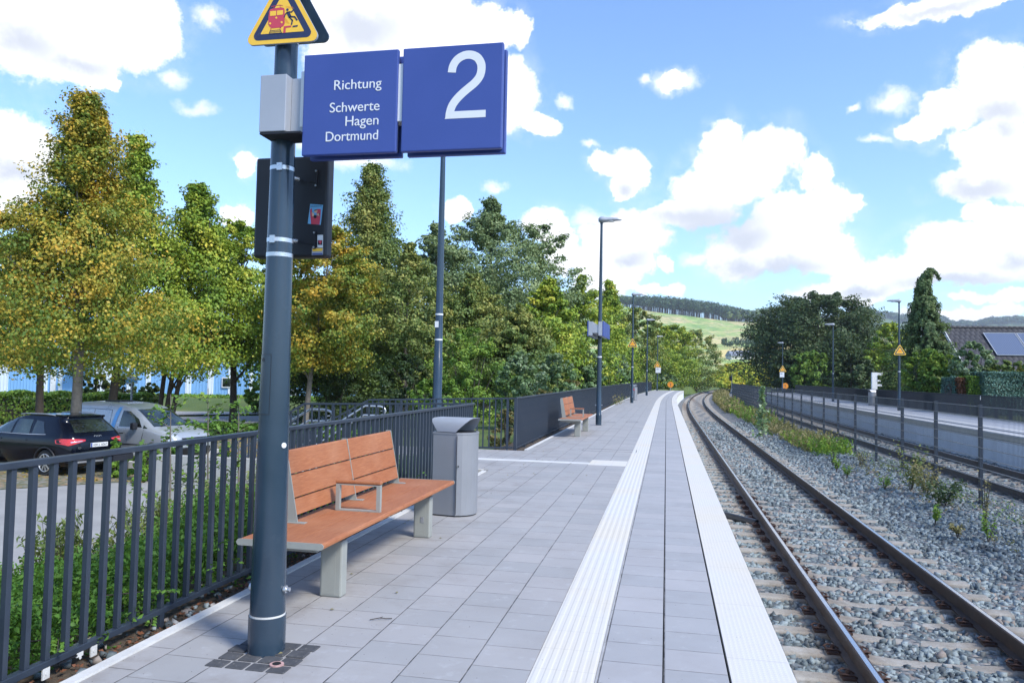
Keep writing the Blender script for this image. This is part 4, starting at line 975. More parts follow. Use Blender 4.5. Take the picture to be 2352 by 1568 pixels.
b = MB(); b.box(-1.93, -1.3755, 3.7305, 3.7895, 2.795, 3.095); b.box(-1.3755, -1.3495, 3.712, 3.79, 2.795, 3.095); b.box(-1.90, -1.89, 3.72, 3.80, 2.70, 2.78); o = b.build('sign_beam', MAT['white']); tag(o, 'light grey carrier beam seen in the gap between the two blue signs', 'beam')
for T in (S1, S2):
    pass
S1['label'] = 'blue sign reading Richtung Schwerte Hagen Dortmund beside the pole'
rx = (pi/2, 0, 0); FY = -.0612
def stext(T, s, xr, zb_, cap, w):
    xs = 1.0; o = text('lettering', s, cap/.70, (xr-T.location.x, FY, zb_-T.location.z), rx, MAT['white'], T, 1.0, 'RIGHT', off=.0)
    bw = max(v.co.x for v in o.data.vertices)-min(v.co.x for v in o.data.vertices); o.scale = (w/bw, 1, 1); return o
stext(S1, 'Richtung', -1.462, 2.972, .052, .262); stext(S1, 'Schwerte', -1.468, 2.853, .052, .275)
stext(S1, 'Hagen', -1.469, 2.778, .052, .182); stext(S1, 'Dortmund', -1.470, 2.70, .052, .289)
# the large 2 as a drawn outline (x, z) traced on the sign face
def two():
    cx, cz, R, w = -1.006, 3.045, .104, .043
    out = []; inn = []
    for i in range(0, 25):
        a = radians(172-i*(172+38)/24); out.append((cx+cos(a)*R, cz+sin(a)*.095)); inn.append((cx+cos(a)*(R-w), cz+sin(a)*(.095-w*.86)))
    out += [(-.985, 2.933), (-1.03, 2.898), (-1.055, 2.872), (-1.066, 2.845), (-1.069, 2.833), (-.9035, 2.833), (-.9035, 2.79), (-1.1185, 2.79)]
    # the left edge going back up
    back = [(-1.112, 2.835), (-1.095, 2.872), (-1.062, 2.907), (-1.018, 2.945), (-.985, 2.972)]
    return out, inn, back
def big2(T):
    # centre line stroke: widths drawn as a ribbon
    cl = [(-1.0865, 3.028), (-1.080, 3.062), (-1.058, 3.094), (-1.022, 3.1125), (-.985, 3.1125), (-.953, 3.096), (-.934, 3.064), (-.932, 3.030), (-.941, 2.998), (-.965, 2.968), (-.998, 2.942), (-1.030, 2.916), (-1.060, 2.886), (-1.081, 2.855), (-1.0915, 2.820), (-1.0945, 2.79)]
    # smooth it
    def cr(p0, p1, p2, p3, t): return tuple(.5*((2*p1[i])+(-p0[i]+p2[i])*t+(2*p0[i]-5*p1[i]+4*p2[i]-p3[i])*t*t+(-p0[i]+3*p1[i]-3*p2[i]+p3[i])*t**3) for i in (0, 1))
    pts = []
    for i in range(len(cl)-1):
        for k in range(5): pts.append(cr(cl[max(0, i-1)], cl[i], cl[i+1], cl[min(len(cl)-1, i+2)], k/5))
    pts.append(cl[-1]); b = MB(); vs = []; n = len(pts)
    for i, p in enumerate(pts):
        a = pts[max(0, i-1)]; c = pts[min(n-1, i+1)]; d = Vector((c[0]-a[0], c[1]-a[1])).normalized()
        if i == 0: d = Vector((.10, 1)).normalized()
        if i >= n-1: d = Vector((0, -1))
        nn = Vector((-d.y, d.x))*.0212
        if i == n-1: nn = Vector((.024, 0))
        vs += [(p[0]+nn.x-T.location.x, FY, p[1]+nn.y-T.location.z), (p[0]-nn.x-T.location.x, FY, p[1]-nn.y-T.location.z)]
    b.add(vs, [(2*i, 2*i+1, 2*i+3, 2*i+2) for i in range(n-1)])
    x0, x1 = -1.1185-T.location.x, -.9045-T.location.x
    b.add([(x0+.03, FY-.0002, 2.79-T.location.z), (x1, FY-.0002, 2.79-T.location.z), (x1, FY-.0002, 2.827-T.location.z), (x0+.03, FY-.0002, 2.827-T.location.z)], [(0, 1, 2, 3)])
    b.build('figure', MAT['white'], T)
big2(S2)
# ------- warning triangles
def rtri(cx, z0, side, r, yy, n=5):
    h = side*sqrt(3)/2; pts = [(cx-side/2, z0), (cx+side/2, z0), (cx, z0+h)]; c = (cx, z0+h/3); out = []
    for i, p in enumerate(pts):
        d = Vector((c[0]-p[0], c[1]-p[1])).normalized(); ctr = Vector(p)+d*(2*r); a0 = atan2(-d.y, -d.x)
        for k in range(n+1): a = a0-pi/3+2*pi/3*k/n; out.append((ctr.x+cos(a)*r, ctr.y+sin(a)*r))
    return out
def triangle(label, cx, y, z0, side, simple=False, face=-1, back=False, group='yellow warning triangles'):
    T = thing('warning_sign', label, 'warning sign', (cx, y, z0), 0, group); r = side*.07
    b = MB(); b.prism(rtri(0, 0, side, r, 0), 'y', 0, .012*-face*-1); b.v = [(v[0], v[1], v[2]) for v in b.v]; pl = b.build('plate', MAT['yellow'] if simple else MAT['galv'], T)
    if back: return T
    f = face
    def lay(pts, off, m, nm):
        b = MB(); b.add([(p[0], f*(.0130+off), p[1]) for p in pts], [tuple(range(len(pts)))]); return b.build(nm, m, T)
    if not simple: lay(rtri(0, .001, side-.002, r, 0), 0.0, MAT['yellow'], 'yellow_face')
    m1 = side*.052
    lay(rtri(0, m1, side-2*m1*1.732, r*.8, 0), .0008, MAT['navy'], 'border'); m2 = side*.125
    lay(rtri(0, m2, side-2*m2*1.732, r*.1, 0), .0016, MAT['yellow'], 'field')
    return T
T1 = triangle('large yellow triangle warning of trains on top of the foreground pole', -2.055, 3.745, 3.262, .455)
T1.location.y = 3.755
def z2(px, py): # pixel of the enlarged photo crop -> point on the sign plane, local coordinates
    p = PY(551.25+.09766*px, .09766*py, 3.74); return (p.x-T1.location.x, p.z-T1.location.z)
def lay(polys, m, nm, off=.0024):
    b = MB()
    for pl in polys: b.add([(z2(*p)[0], -.013-off, z2(*p)[1]) for p in pl], [tuple(range(len(pl)))])
    return b.build(nm, m, T1)
def circ(cx, cy, r, n=14): return [(cx+cos(2*pi*k/n)*r, cy+sin(2*pi*k/n)*r) for k in range(n)]
def stroke(pts, w):
    out = []
    for (a, b_), (c, d) in zip(pts[:-1], pts[1:]):
        l = sqrt((c-a)**2+(d-b_)**2); nx_, ny_ = -(d-b_)/l*w/2, (c-a)/l*w/2; ex, ey = (c-a)/l*w*.25, (d-b_)/l*w*.25
        out.append([(a-ex+nx_, b_-ey+ny_), (c+ex+nx_, d+ey+ny_), (c+ex-nx_, d+ey-ny_), (a-ex-nx_, b_-ey-ny_)])
    return out
lay([[(690, 270), (720, 225), (800, 200), (980, 180), (1035, 195), (1050, 240), (1050, 560), (1030, 610), (960, 655), (760, 672), (700, 640), (665, 580), (668, 420)]]+stroke([(740, 165), (800, 145), (940, 125), (1005, 140)], 12)+stroke([(800, 145), (800, 210)], 14)+stroke([(945, 125), (945, 190)], 14)
    + stroke([(730, 670), (725, 700)], 22)+stroke([(950, 650), (945, 680)], 22)+[[(1030, 625), (1205, 605), (1205, 645), (1080, 662), (1070, 775), (1015, 785)]], MAT['red'], 'train_symbol')
lay([[(715, 272), (855, 262), (850, 372), (708, 384)], [(876, 258), (1018, 246), (1012, 350), (870, 366)], circ(856, 425, 24), circ(712, 560, 26), circ(983, 532, 26)], MAT['yellow'], 'train_windows', .0032)
lay([circ(1118, 235, 30)]+stroke([(1160, 285), (1215, 290), (1262, 238)], 26)+stroke([(1120, 290), (1070, 340), (1042, 415)], 24)+[[(1085, 300), (1160, 272), (1205, 375), (1195, 420), (1150, 425)]]+stroke([(1190, 395), (1290, 405), (1345, 480)], 34)+stroke([(1165, 415), (1235, 485), (1215, 580)], 32)+[[(1240, 612), (1360, 596), (1357, 630), (1240, 646)]]+stroke([(690, 800), (715, 725)], 14)+stroke([(950, 705), (980, 780)], 14)+stroke([(715, 728), (950, 708)], 12)+stroke([(700, 765), (965, 742)], 12)+stroke([(690, 800), (980, 778)], 12), MAT['navy'], 'falling_figure', .0032)
hs = [];
for k in range(7): hs += stroke([(1050+0*k, 410+k*28), (1100+k*16, 470+k*22)], 6) if k < 5 else []
for k in range(6): hs += stroke([(1080+k*28, 150+k*2), (1120+k*28, 205)], 6)
lay(hs, MAT['orange'], 'hatching', .0024)
b = MB(); b.tube([(-2.08, 3.84, 3.30), (-2.08, 3.84, 3.36)], .0635, 24, caps=False); q = b.build('clamp_band', MAT['steel'], None); q.parent = SP; q.location = (-px_, -py_, 0)
T2 = triangle('grey back of a second triangle sign behind the yellow one on the foreground pole', -2.075, 3.93, 3.335, .455, back=True, group=None); T2.children[0].data.materials[0] = MAT['pole']
b = MB(); b.bar((.02, .0, .05), (.11, -.02, .05), .02, .03); b.tube([(.075, -.04, .05), (.075, -.01, .05)], .012, 6); b.build('bracket', MAT['galv'], T2)
b = MB(); b.bar((.02, .0, .3), (.08, -.02, .3), .02, .03); b.build('bracket', MAT['galv'], T2)
for (lab, x, y, z, s) in (('yellow warning triangle on the second lamp post of the near platform', -1.98, 45.9, 3.30, .62), ('tiny yellow warning triangle on the last lamp post of the near platform', -1.05, 92.5, 2.75, .9),
                     ('yellow warning triangle on the lamp post in front of the drooping conifer', 12.46, 45.18, 3.02, .68), ('tiny yellow warning triangle on the last lamp post of the opposite platform', 13.62, 96.4, 2.55, .9)):
    t = triangle(lab, x, y, z, s, True)
    b = MB(); b.add([(-s*.13, -.0152, s*.2), (s*.13, -.0152, s*.2), (s*.13, -.0152, s*.36), (0, -.0152, s*.42), (-s*.13, -.0152, s*.36)], [(0, 1, 2, 3, 4)]); b.build('symbol', MAT['orange'], t)
def plate(label, x, y, z, w, h, m='white', grp=None):
    b = MB(); b.box(-w/2, w/2, -.02, 0, -h/2, h/2); o = b.build('notice_plate', MAT[m]); o.location = (x, y, z); tag(o, label, 'notice', grp)
    b = MB(); b.box(-w*.35, w*.1, -.0212, -.0202, h*.05, h*.3); b.build('print', MAT['galv'], o)
plate('small white notice below the triangle at the end of the near platform', -1.05+.1, 92.5, 2.42, .6, .62); plate('small white notice below the triangle at the end of the opposite platform', 13.55, 96.4, 2.2, .5, .6)
def disc(label, px, py, y, r):
    p = PY(px, py, y); T = thing('round_sign', label, 'round sign', (p.x, p.y, p.z), 0, 'round orange railway signs'); b = MB(); b.tube([(0, 0, 0), (0, .02, 0)], r, 24); b.build('disc', MAT['orange'], T)
    b = MB(); b.box(-.03, .03, -.004, -.001, -r*.5, r*.5); b.box(-.08, -.03, -.004, -.001, r*.25, r*.4); b.build('figure', MAT['navy'], T)
    b = MB(); b.tube([(0, .04, -1.8), (0, .04, r*.6)], .03, 8); b.build('post', MAT['galv'], T)
disc('round orange sign by the bushes at the end of the near platform', 1540, 883, 112., .42); disc('round orange sign behind the opposite platform fence', 1803.5, 886, 112., .42)
T = thing('railway_post', 'slim post with a small dark board in front of the yellow bushes', 'signal post', (AT(1681, 880, 130).x, AT(1681, 880, 130).y, -1.))
b = MB(); b.tube([(0, 0, 0), (0, 0, AT(1681, 860, 130).z+1)], .07, 8); b.build('post', MAT['galv'], T)
b = MB(); zt = AT(1681, 868, 130).z+1; b.box(-.45, .0, -.1, -.08, zt-.45, zt+.35); b.build('board', MAT['black'], T)
# ------- black display case behind the pole with stickers
DC = thing('display_case', 'black display case seen from behind, strapped to the foreground pole', 'display case', (-2.135, 4.05, 2.15))
b = MB(); b.box(-.228, .225, .0, .09, 0, .585); b.build('case', MAT['black'], DC, bevel=.015)
for z in (.075, .43):
    b = MB(); b.box(.10, .16, -.006, -.001, z, z+.03); b.box(.15, .165, -.012, -.001, z-.03, z+.07); b.build('bracket', MAT['black'], DC)
    b = MB(); 
    for pts, r in (([(.158, -.018, z-.022), (.158, -.012, z-.022)], .006), ([(.158, -.018, z+.062), (.158, -.012, z+.062)], .006), ([(.04, -.05, z+.015), (.055, -.02, z+.015)], .012)):
        b = MB(); b.tube(pts, r, 8); b.build('bolt', MAT['steel'], DC)
def dz(px, py): p = PY(551.25+.1954*px, 306.25+.1954*py, 4.048); return (p.x-DC.location.x, p.z-DC.location.z)
def stick(T, polys, m, nm, off, mp=dz):
    b = MB()
    for pl in polys: b.add([(mp(*p)[0]-T.location.x, -off, mp(*p)[1]-T.location.z) for p in pl], [tuple(range(len(pl)))])
    return b.build(nm, m, T)
def dzw(px, py): p = PY(551.25+.1954*px, 306.25+.1954*py, 4.048); return (p.x, p.z)
ST = thing('sticker', 'blue and red sticker headed SOLIDARITÄT on the black case', 'sticker', (dzw(885, 950)[0], 4.05, dzw(885, 950)[1]))
stick(ST, [[(825, 830), (977, 842), (948, 1077), (795, 1062)]], MAT['cyan'], 'paper', .0016, dzw)
stick(ST, [[(835, 1068), (822, 900), (845, 880), (850, 960), (900, 985), (905, 890), (950, 890), (945, 985), (935, 1073)]], MAT['red'], 'red_shirt', .0022, dzw)
stick(ST, [circ(892, 915, 20), circ(922, 955, 16), [(842, 930), (868, 940), (872, 980), (850, 975)]], MAT['skin'], 'faces', .0028, dzw)
stick(ST, [circ(884, 980, 20), [(872, 905), (905, 893), (902, 908), (875, 915)], [(925, 940), (942, 945), (935, 970)]], MAT['black'], 'hair', .0034, dzw)
p0 = dzw(829, 866); p1 = dzw(966, 873); t = text('lettering', 'SOLIDARITÄT', .011, (p0[0]-ST.location.x, -.0026, p0[1]-ST.location.z), (pi/2, 0, 0), MAT['navy'], ST, 1, 'LEFT', .0003)
bw = max(v.co.x for v in t.data.vertices); t.scale = ((p1[0]-p0[0])/bw, 1, 1)
ST2 = thing('sticker', 'narrow white sticker with a red triangle on the black case', 'sticker', (dzw(943, 1268)[0], 4.05, dzw(943, 1268)[1]))
stick(ST2, [[(908, 1195), (976, 1193), (975, 1342), (910, 1341)]], MAT['white'], 'paper', .0016, dzw); stick(ST2, [[(914, 1256), (968, 1256), (966, 1312), (915, 1312)]], MAT['black'], 'dark_square', .0022, dzw); stick(ST2, [[(918, 1262), (966, 1262), (943, 1308)]], MAT['red'], 'red_triangle', .0028, dzw)
ST3 = thing('sticker', 'wide grey and yellow label at the lower edge of the black case', 'sticker', (dzw(910, 1388)[0], 4.05, dzw(910, 1388)[1]))
stick(ST3, [[(845, 1346), (977, 1346), (976, 1426), (843, 1432)]], MAT['galv'], 'paper', .0016, dzw); stick(ST3, [[(850, 1352), (972, 1350), (968, 1382), (852, 1390)]], MAT['yellow'], 'yellow_band', .0022, dzw); stick(ST3, [[(850, 1412), (970, 1408), (970, 1422), (850, 1428)]], MAT['signblue'], 'blue_band', .0022, dzw)
# ------- station name sign on lamp 1
NS = thing('station_sign', 'blue station name sign with silver ends on the first lamp post', 'station sign', (-2.05, 24.0, 2.72), radians(-1))
for x in (-.285, .17):
    b = MB(); b.box(x, x+.03, -.9, 1.25, 0, .46); b.build('panel', MAT['signblue'], NS, bevel=.004)
for x0, x1 in ((-.25, -.13), (.05, .165)):
    b = MB(); b.box(x0, x1, -.9, 1.2, .02, .44); b.build('frame', MAT['galv'], NS)
b = MB(); b.box(-.128, .048, -.88, .9, .1, .34); b.build('bridge', MAT['galv'], NS)
b = MB(); b.box(.2005, .203, -.45, .85, .14, .27); b.box(.2005, .203, .0, .3, .31, .37)
# ================================================================== BENCHES, BINS
def bench(loc, label):
    T = thing('bench', label, 'bench', loc, 0, 'wooden benches on the near platform')
    W_ = MAT['wood']; Mt = MAT['bench_metal']; L = 2.96
    # seat: three planks running along y, x from -.285 to .285 (front = +x)
    for x0, x1, nm in ((-.285, -.135, 0), (-.130, .075, 1), (.080, .285, 2)):
        for (a, c) in ((.006, L/2-.002), (L/2+.002, L-.006)):
            b = MB()
            if nm == 2: pr2 = [(x0, .415), (x1-.012, .415), (x1-.002, .42), (x1, .433), (x1-.004, .445), (x1-.014, .452), (x0, .452)]
            elif nm == 0: pr2 = [(x0+.014, .415), (x1, .415), (x1, .452), (x0+.014, .452), (x0+.003, .445), (x0, .433), (x0+.004, .42)]
            else: pr2 = [(x0, .415), (x1, .415), (x1, .452), (x0, .452)]
            b.prism(pr2, 'y', a, c); b.build('seat_plank', W_, T, bevel=.0015)
    pe = [(-.29, .434)]+[(-.27-.02*cos(t), .434+.02*sin(t)) for t in (.4, .8, 1.2, 1.57)]+[(.27+.02*sin(t), .434+.02*cos(t)) for t in (0, .4, .8, 1.2, 1.57, 1.97, 2.4, 2.8, 3.14)]+[(-.27-.02*sin(t), .434-.02*cos(t)) for t in (0, .4, .8, 1.2)]
    for y0, y1 in ((0, .006), (L-.006, L)): b = MB(); b.prism(pe, 'y', y0, y1); b.build('end_plate', Mt, T)
    b = MB(); b.box(-.28, .27, L/2-.002, L/2+.002, .40, .4515); b.build('middle_plate', Mt, T)
    b = MB()
    for y in (.12, L/2, L-.12): b.box(-.24, .20, y-.02, y+.02, .375, .4145)
    b.box(-.1, -.04, .1, L-.1, .36, .3745); b.build('frame', Mt, T)
    for y in (.50, L-.52):   # hollow box legs with an inspection panel
        b = MB(); b.box(.06, .215, y-.045, y+.05, 0, .372); lg = b.build('leg', Mt, T, bevel=.012)
        lg.location = (-.0, 0, 0); b = MB(); b.box(.075, .172, y-.0465, y-.0455, .02, .345); b.build('leg_panel', Mt, lg)
        b = MB(); b.box(-.08, .058, y-.03, y+.03, .33, .372); b.build('leg_arm', Mt, lg)
    b = MB(); b.box(.13, .16, L-.57, L-.566, .14, .19); b.build('cable_lug', MAT['steel'], T)
    # backrest: two bays of three planks, leaning back
    ya, yb, ym = .56, 2.62, 1.59
    def bk(x, z): # point on leaning plane: x depth, z height
        return x
    rows = [(.505, .610), (.622, .772), (.784, .945)]
    def lean(z): return -.165-.10*(z-.45)/.5
    for (y0, y1) in ((ya+.006, ym-.006), (ym+.006, yb-.006)):
        for (z0, z1) in rows:
            b = MB(); x0, x1 = lean(z0), lean(z1); t = .03
            top = [(x0, z0), (x1, z1-.012), (x1-.006, z1-.002), (x1-.016, z1), (x1-t, z1-.01), (x0-t, z0)] if z1 > .9 else [(x0, z0), (x1, z1), (x1-t, z1), (x0-t, z0)]
            b.prism(top, 'y', y0, y1); b.build('back_plank', W_, T, bevel=.0015)
    for y in (ya, ym-.004, yb-.008):
        b = MB(); pl = [(lean(.455)+.002, .452), (lean(.5)+.002, .5), (lean(.945)+.002, .95), (lean(.945)-.045, .95), (lean(.945)-.06, .9), (lean(.455)-.10, .452)]
        b.prism(pl, 'y', y, y+.008); b.box(lean(.455)-.1, lean(.455)+.06, y-.02, y+.03, .4525, .458); b.build('back_frame', Mt, T)
    # armrest
    y = 1.10
    b = MB(); x0, x1 = -.13, .225
    b.box(x0, x0+.03, y, y+.035, .4525, .655); b.box(x1-.03, x1, y, y+.035, .4525, .655); b.box(x0+.03, x1-.03, y, y+.035, .4525, .464); b.box(x0+.03, x1-.03, y, y+.035, .645, .655)
    ar = b.build('armrest', Mt, T); b = MB(); b.box(x0-.005, x1+.005, y-.006, y+.045, .656, .682); b.build('arm_top', W_, ar, bevel=.009)
    return T
B1 = bench((-2.315, 4.39, 0), 'orange brown slatted bench with a grey armrest behind the foreground pole')
B2 = dup(B1, (-2.30, 18.75, 0), 'small distant orange brown bench against the dense railing beside the first lamp post')
def bin_(loc, label, rz=0., sticker=False):
    T = thing('litter_bin', label, 'litter bin', loc, rz, 'grey metal litter bins')
    def sec(r=.235):
        pts = [(-.2, -.17), (.06, -.235), ]
        out = []
        # half round back and door side, flat faces to the left and front
        for k in range(0, 19): a = radians(-75+k*(75+195)/18); out.append((.0+cos(a)*r, .0+sin(a)*r))
        out += [(-.212, -.185)]
        return out
    s = sec(); b = MB(); b.prism(s, 'z', .015, .86); b.build('body', MAT['binm'], T, bevel=.004)
    b = MB(); b.prism([(x*.96, y*.96) for x, y in s], 'z', 0, .0145); b.build('plinth', MAT['black'], T)
    b = MB(); b.prism([(x*1.02, y*1.02) for x, y in s], 'z', .861, .88); b.build('rim', MAT['binm'], T)
    b = MB(); b.prism([(x*.9, y*.9) for x, y in s], 'z', .8805, .884); b.build('opening', MAT['black'], T)
    b = MB(); b.box(.065, .068, -.243, -.232, .03, .85); b.build('door_gap', MAT['black'], T)
    b = MB(); b.tube([(.085, -.236, .53), (.085, -.226, .53)], .008, 10); b.build('lock', MAT['black'], T)
    # curved scoop lid: a bent sheet rising from the front left to an overhang
    b = MB(); n = 8; pr_ = [(-.14, .885), (-.165, .91), (-.19, .95), (-.215, 1.0), (-.22, 1.02), (-.205, 1.033)]
    vs = []
    front = [(-.165, -.20, .886), (.055, -.238, .886)]; 
    A = [(-.165, -.19, .886), (-.19, -.20, .93), (-.215, -.215, .985), (-.215, -.225, 1.02), (-.19, -.23, 1.035)]
    Bq = [(.05, -.236, .886), (.09, -.24, .925), (.15, -.235, .98), (.20, -.22, 1.02), (.23, -.2, 1.035)]
    Cq = [(.06, .0, .886+.0), (.12, .0, .93), (.19, .01, .985), (.23, .02, 1.02), (.25, .02, 1.03)]
    vs = A+Bq; m = len(A)
    b.add(vs, [(i, i+1, m+i+1, m+i) for i in range(m-1)], 0, True)
    top = [A[-1], Bq[-1], (.245, .05, 1.03), (-.20, .06, 1.03)]; b.add(top, [(0, 1, 2, 3)])
    back = [(-.2, .06, 1.03), (.245, .05, 1.03), (.2, .12, .95), (.15, .15, .886), (-.15, .15, .886), (-.19, .12, .95)]; b.add(back, [(0, 1, 2, 5), (5, 2, 3, 4)])
    b.add([A[0], A[1], A[2], A[3], A[4], (-.20, .06, 1.03), (-.19, .12, .95), (-.15, .15, .886)], [tuple(range(8))])
    b.build('lid', MAT['galv'], T)
    if sticker: b = MB(); b.box(-.1, .06, -.246, -.242, .66, .76); b.build('sticker', MAT['red'], T)
    return T
bin_((-2.215, 8.08, 0), 'grey metal litter bin with a scoop lid at the end of the near bench')
bin_((-2.1, 51.5, 0), 'small distant grey bin with a red sticker beside the second lamp post', sticker=True)
bin_((13.0, 53.1, 0), 'pale litter bin on the opposite platform against the dark railing', radians(200))
# ================================================================== CARS
def car(name, label, cat, loc, rz, L, Wd, prof, wfn, n_e, paint, wheels, wr, glassm):
    """prof: list (z, x_rear, x_front) ; x forward; wfn(z) half width; slices are super-ellipses"""
    T = thing(name, label, cat, loc, rz)
    def se(z):
        for (z0, a0, b0), (z1, a1, b1) in zip(prof[:-1], prof[1:]):
            if z0 <= z <= z1: k = (z-z0)/(z1-z0); return a0+(a1-a0)*k, b0+(b1-b0)*k
        return prof[-1][1:]
    NS_ = 56; b = MB(); vs = []
    for (z, xr, xf) in prof:
        w = wfn(z); cx_, hx = (xr+xf)/2, (xf-xr)/2
        for k in range(NS_):
            a = 2*pi*k/NS_; c, s = cos(a), sin(a); ex = 2/n_e
            vs.append((cx_+hx*math.copysign(abs(c)**ex, c), w*math.copysign(abs(s)**ex, s), z))
    n = len(prof)
    b.add(vs, [(i*NS_+k, i*NS_+(k+1) % NS_, (i+1)*NS_+(k+1) % NS_, (i+1)*NS_+k) for i in range(n-1) for k in range(NS_)], 0, True)
    b.add(vs[:NS_], [tuple(range(NS_))[::-1]]); b.add(vs[-NS_:], [tuple(range(NS_))])
    body = b.build('body', paint, T)
    # wheel arches cut out
    bm = bmesh.new(); bm.from_mesh(body.data); bmesh.ops.remove_doubles(bm, verts=bm.verts, dist=1e-5); bmesh.ops.recalc_face_normals(bm, faces=bm.faces); bm.to_mesh(body.data); bm.free()
    for wx in wheels:
        q = MB(); q.tube([(wx, -1.3, wr*.98), (wx, 1.3, wr*.98)], wr*1.16, 28); cut = q.build('cutter', MAT['black'])
        md = body.modifiers.new('b', 'BOOLEAN'); md.operation = 'DIFFERENCE'; md.object = cut; md.solver = 'EXACT'; cut.parent = T
        bpy.context.view_layer.update(); me = bpy.data.meshes.new_from_object(body.evaluated_get(bpy.context.evaluated_depsgraph_get()))
        body.modifiers.clear(); body.data = me; bpy.data.objects.remove(cut)
    q = MB(); q.box(prof[0][1]+.35, prof[0][2]-.35, -Wd/2+.28, Wd/2-.28, .22, .75); q.build('underbody', MAT['black'], T)
    def side(poly, s, off, nm, m, par=T):  # polygon (x,z) mapped on the body side
        c = (sum(p[0] for p in poly)/len(poly), sum(p[1] for p in poly)/len(poly)); ring = [];
        for (a, e) in zip(poly, poly[1:]+poly[:1]):
            for t in range(4): ring.append((a[0]+(e[0]-a[0])*t/4, a[1]+(e[1]-a[1])*t/4))
        def mp(x, z):
            xr, xf = se(z); u = min(.999, abs((x-(xr+xf)/2)/((xf-xr)/2))); return (x, s*(wfn(z)*(1-u**n_e)**(1/n_e)+off), z)
        rings = [[mp(c[0]+(p[0]-c[0])*k, c[1]+(p[1]-c[1])*k) for p in ring] for k in (1, .75, .5, .25)]
        b = MB(); N_ = len(ring); b.add([p for r in rings for p in r]+[mp(*c)], [(i*N_+k, i*N_+(k+1) % N_, (i+1)*N_+(k+1) % N_, (i+1)*N_+k) for i in range(3) for k in range(N_)]+[(3*N_+k, 3*N_+(k+1) % N_, 4*N_) for k in range(N_)], 0, True)
        return b.build(nm, m, par)
    def end(poly, fr, off, nm, m, par=T):  # polygon (y,z) mapped on the front (fr=1) or the rear (fr=-1)
        def mp(y, z):
            xr, xf = se(z); u = min(.999, abs(y)/wfn(z)); return ((xr+xf)/2+fr*((xf-xr)/2*(1-u**n_e)**(1/n_e)+off), y, z+off*.7)
        c = (sum(p[0] for p in poly)/len(poly), sum(p[1] for p in poly)/len(poly)); ring = []
        for (a, e) in zip(poly, poly[1:]+poly[:1]):
            for t in range(6): ring.append((a[0]+(e[0]-a[0])*t/6, a[1]+(e[1]-a[1])*t/6))
        rings = [[mp(c[0]+(p[0]-c[0])*k, c[1]+(p[1]-c[1])*k) for p in ring] for k in (1, .8, .6, .4, .2)]; N_ = len(ring)
        b = MB(); b.add([p for r in rings for p in r]+[mp(*c)], [(i*N_+k, i*N_+(k+1) % N_, (i+1)*N_+(k+1) % N_, (i+1)*N_+k) for i in range(4) for k in range(N_)]+[(4*N_+k, 4*N_+(k+1) % N_, 5*N_) for k in range(N_)], 0, True)
        return b.build(nm, m, par)
    for wx in wheels:
        for s in (-1, 1):
            yw = s*(Wd/2-.13); b = MB(); b.tube([(0, -.105, 0), (0, -.085, 0), (0, .085, 0), (0, .105, 0)], [wr*.93, wr, wr, wr*.93], 32); w = b.build('wheel', MAT['rubber'], T, loc=(wx, yw, wr))
            b = MB(); b.tube([(0, s*.106, 0), (0, s*.108, 0)], wr*.68, 28); b.build('rim_back', MAT['black'], w)
            b = MB()
            for k in range(10):
                a = 2*pi*k/10+.1; d = Vector((cos(a), 0, sin(a))); b.bar(d*wr*.1+Vector((0, s*.113, 0)), d*wr*.66+Vector((0, s*.113, 0)), .022 if k % 2 else .035, .012, up=(0, 1, 0))
            b.tube([(0, s*.108, 0), (0, s*.12, 0)], wr*.14, 12)
            ring = [(cos(2*pi*k/28)*wr*.66, s*.112, sin(2*pi*k/28)*wr*.66) for k in range(29)]; b.tube(ring, .014, 6, caps=False); b.build('rim', MAT['steel'], w)
    return T, body, side, end, se
def glassmat():
    m, t, b = mat('car_glass'); b.inputs['Base Color'].default_value = (.012, .016, .016, 1); b.inputs['Roughness'].default_value = .04; b.inputs['Specular IOR Level'].default_value = .8; b.inputs['Coat Weight'].default_value = .5
    tc = N(t, 'ShaderNodeTexCoord'); n = noise(t, tc.outputs['Object'], 1.6, 3); lk(t, ramp(t, n.outputs[0], [(.4, (.008, .01, .01)), (.6, (.03, .045, .035)), (.75, (.07, .09, .08))]), b.inputs[0]); return m
MAT['glass'] = glassmat()
MAT['paint_navy'] = pm('car_paint_midnight', (.002, .003, .009), .10, .0, .05, 2, coat=.0, spec=.38)
MAT['paint_silver'] = pm('car_paint_silver', (.43, .47, .52), .3, .35, .04, 2, coat=.6)
MAT['stripe'] = pm('stripe_blue', (.11, .36, .80), .4)
MAT['lampred'] = pm('tail_lamp_red', (.55, .015, .015), .15, 0, .2, 30, coat=1.)
MAT['lampclear'] = pm('lamp_clear', (.55, .57, .6), .1, .3, .2, 30, coat=1.)
# dark SUV : x forward (towards -x world), origin at rear left wheel ground
suv_prof = [(.24, -2.05, 2.0), (.30, -2.16, 2.12), (.42, -2.21, 2.2), (.60, -2.22, 2.24), (.75, -2.20, 2.24), (.88, -2.19, 2.16), (.96, -2.17, 1.9), (1.02, -2.15, 1.45), (1.08, -2.10, 1.08), (1.20, -1.98, .86), (1.35, -1.80, .58), (1.45, -1.66, .34), (1.52, -1.72, .10), (1.56, -1.60, -.15), (1.585, -1.3, -.45)]
def suvw(z):
    return interp(z, [(.24, .80), (.35, .90), (.55, .925), (.85, .92), (1.0, .895), (1.08, .855), (1.3, .765), (1.5, .655), (1.56, .60), (1.585, .46)])
R0 = P(108, 1092, -1.4); ang = atan2(.205, -.98)
def place(R0, ang, lx, ly): return (R0.x-(cos(ang)*lx-sin(ang)*ly), R0.y-(sin(ang)*lx+cos(ang)*ly), R0.z)
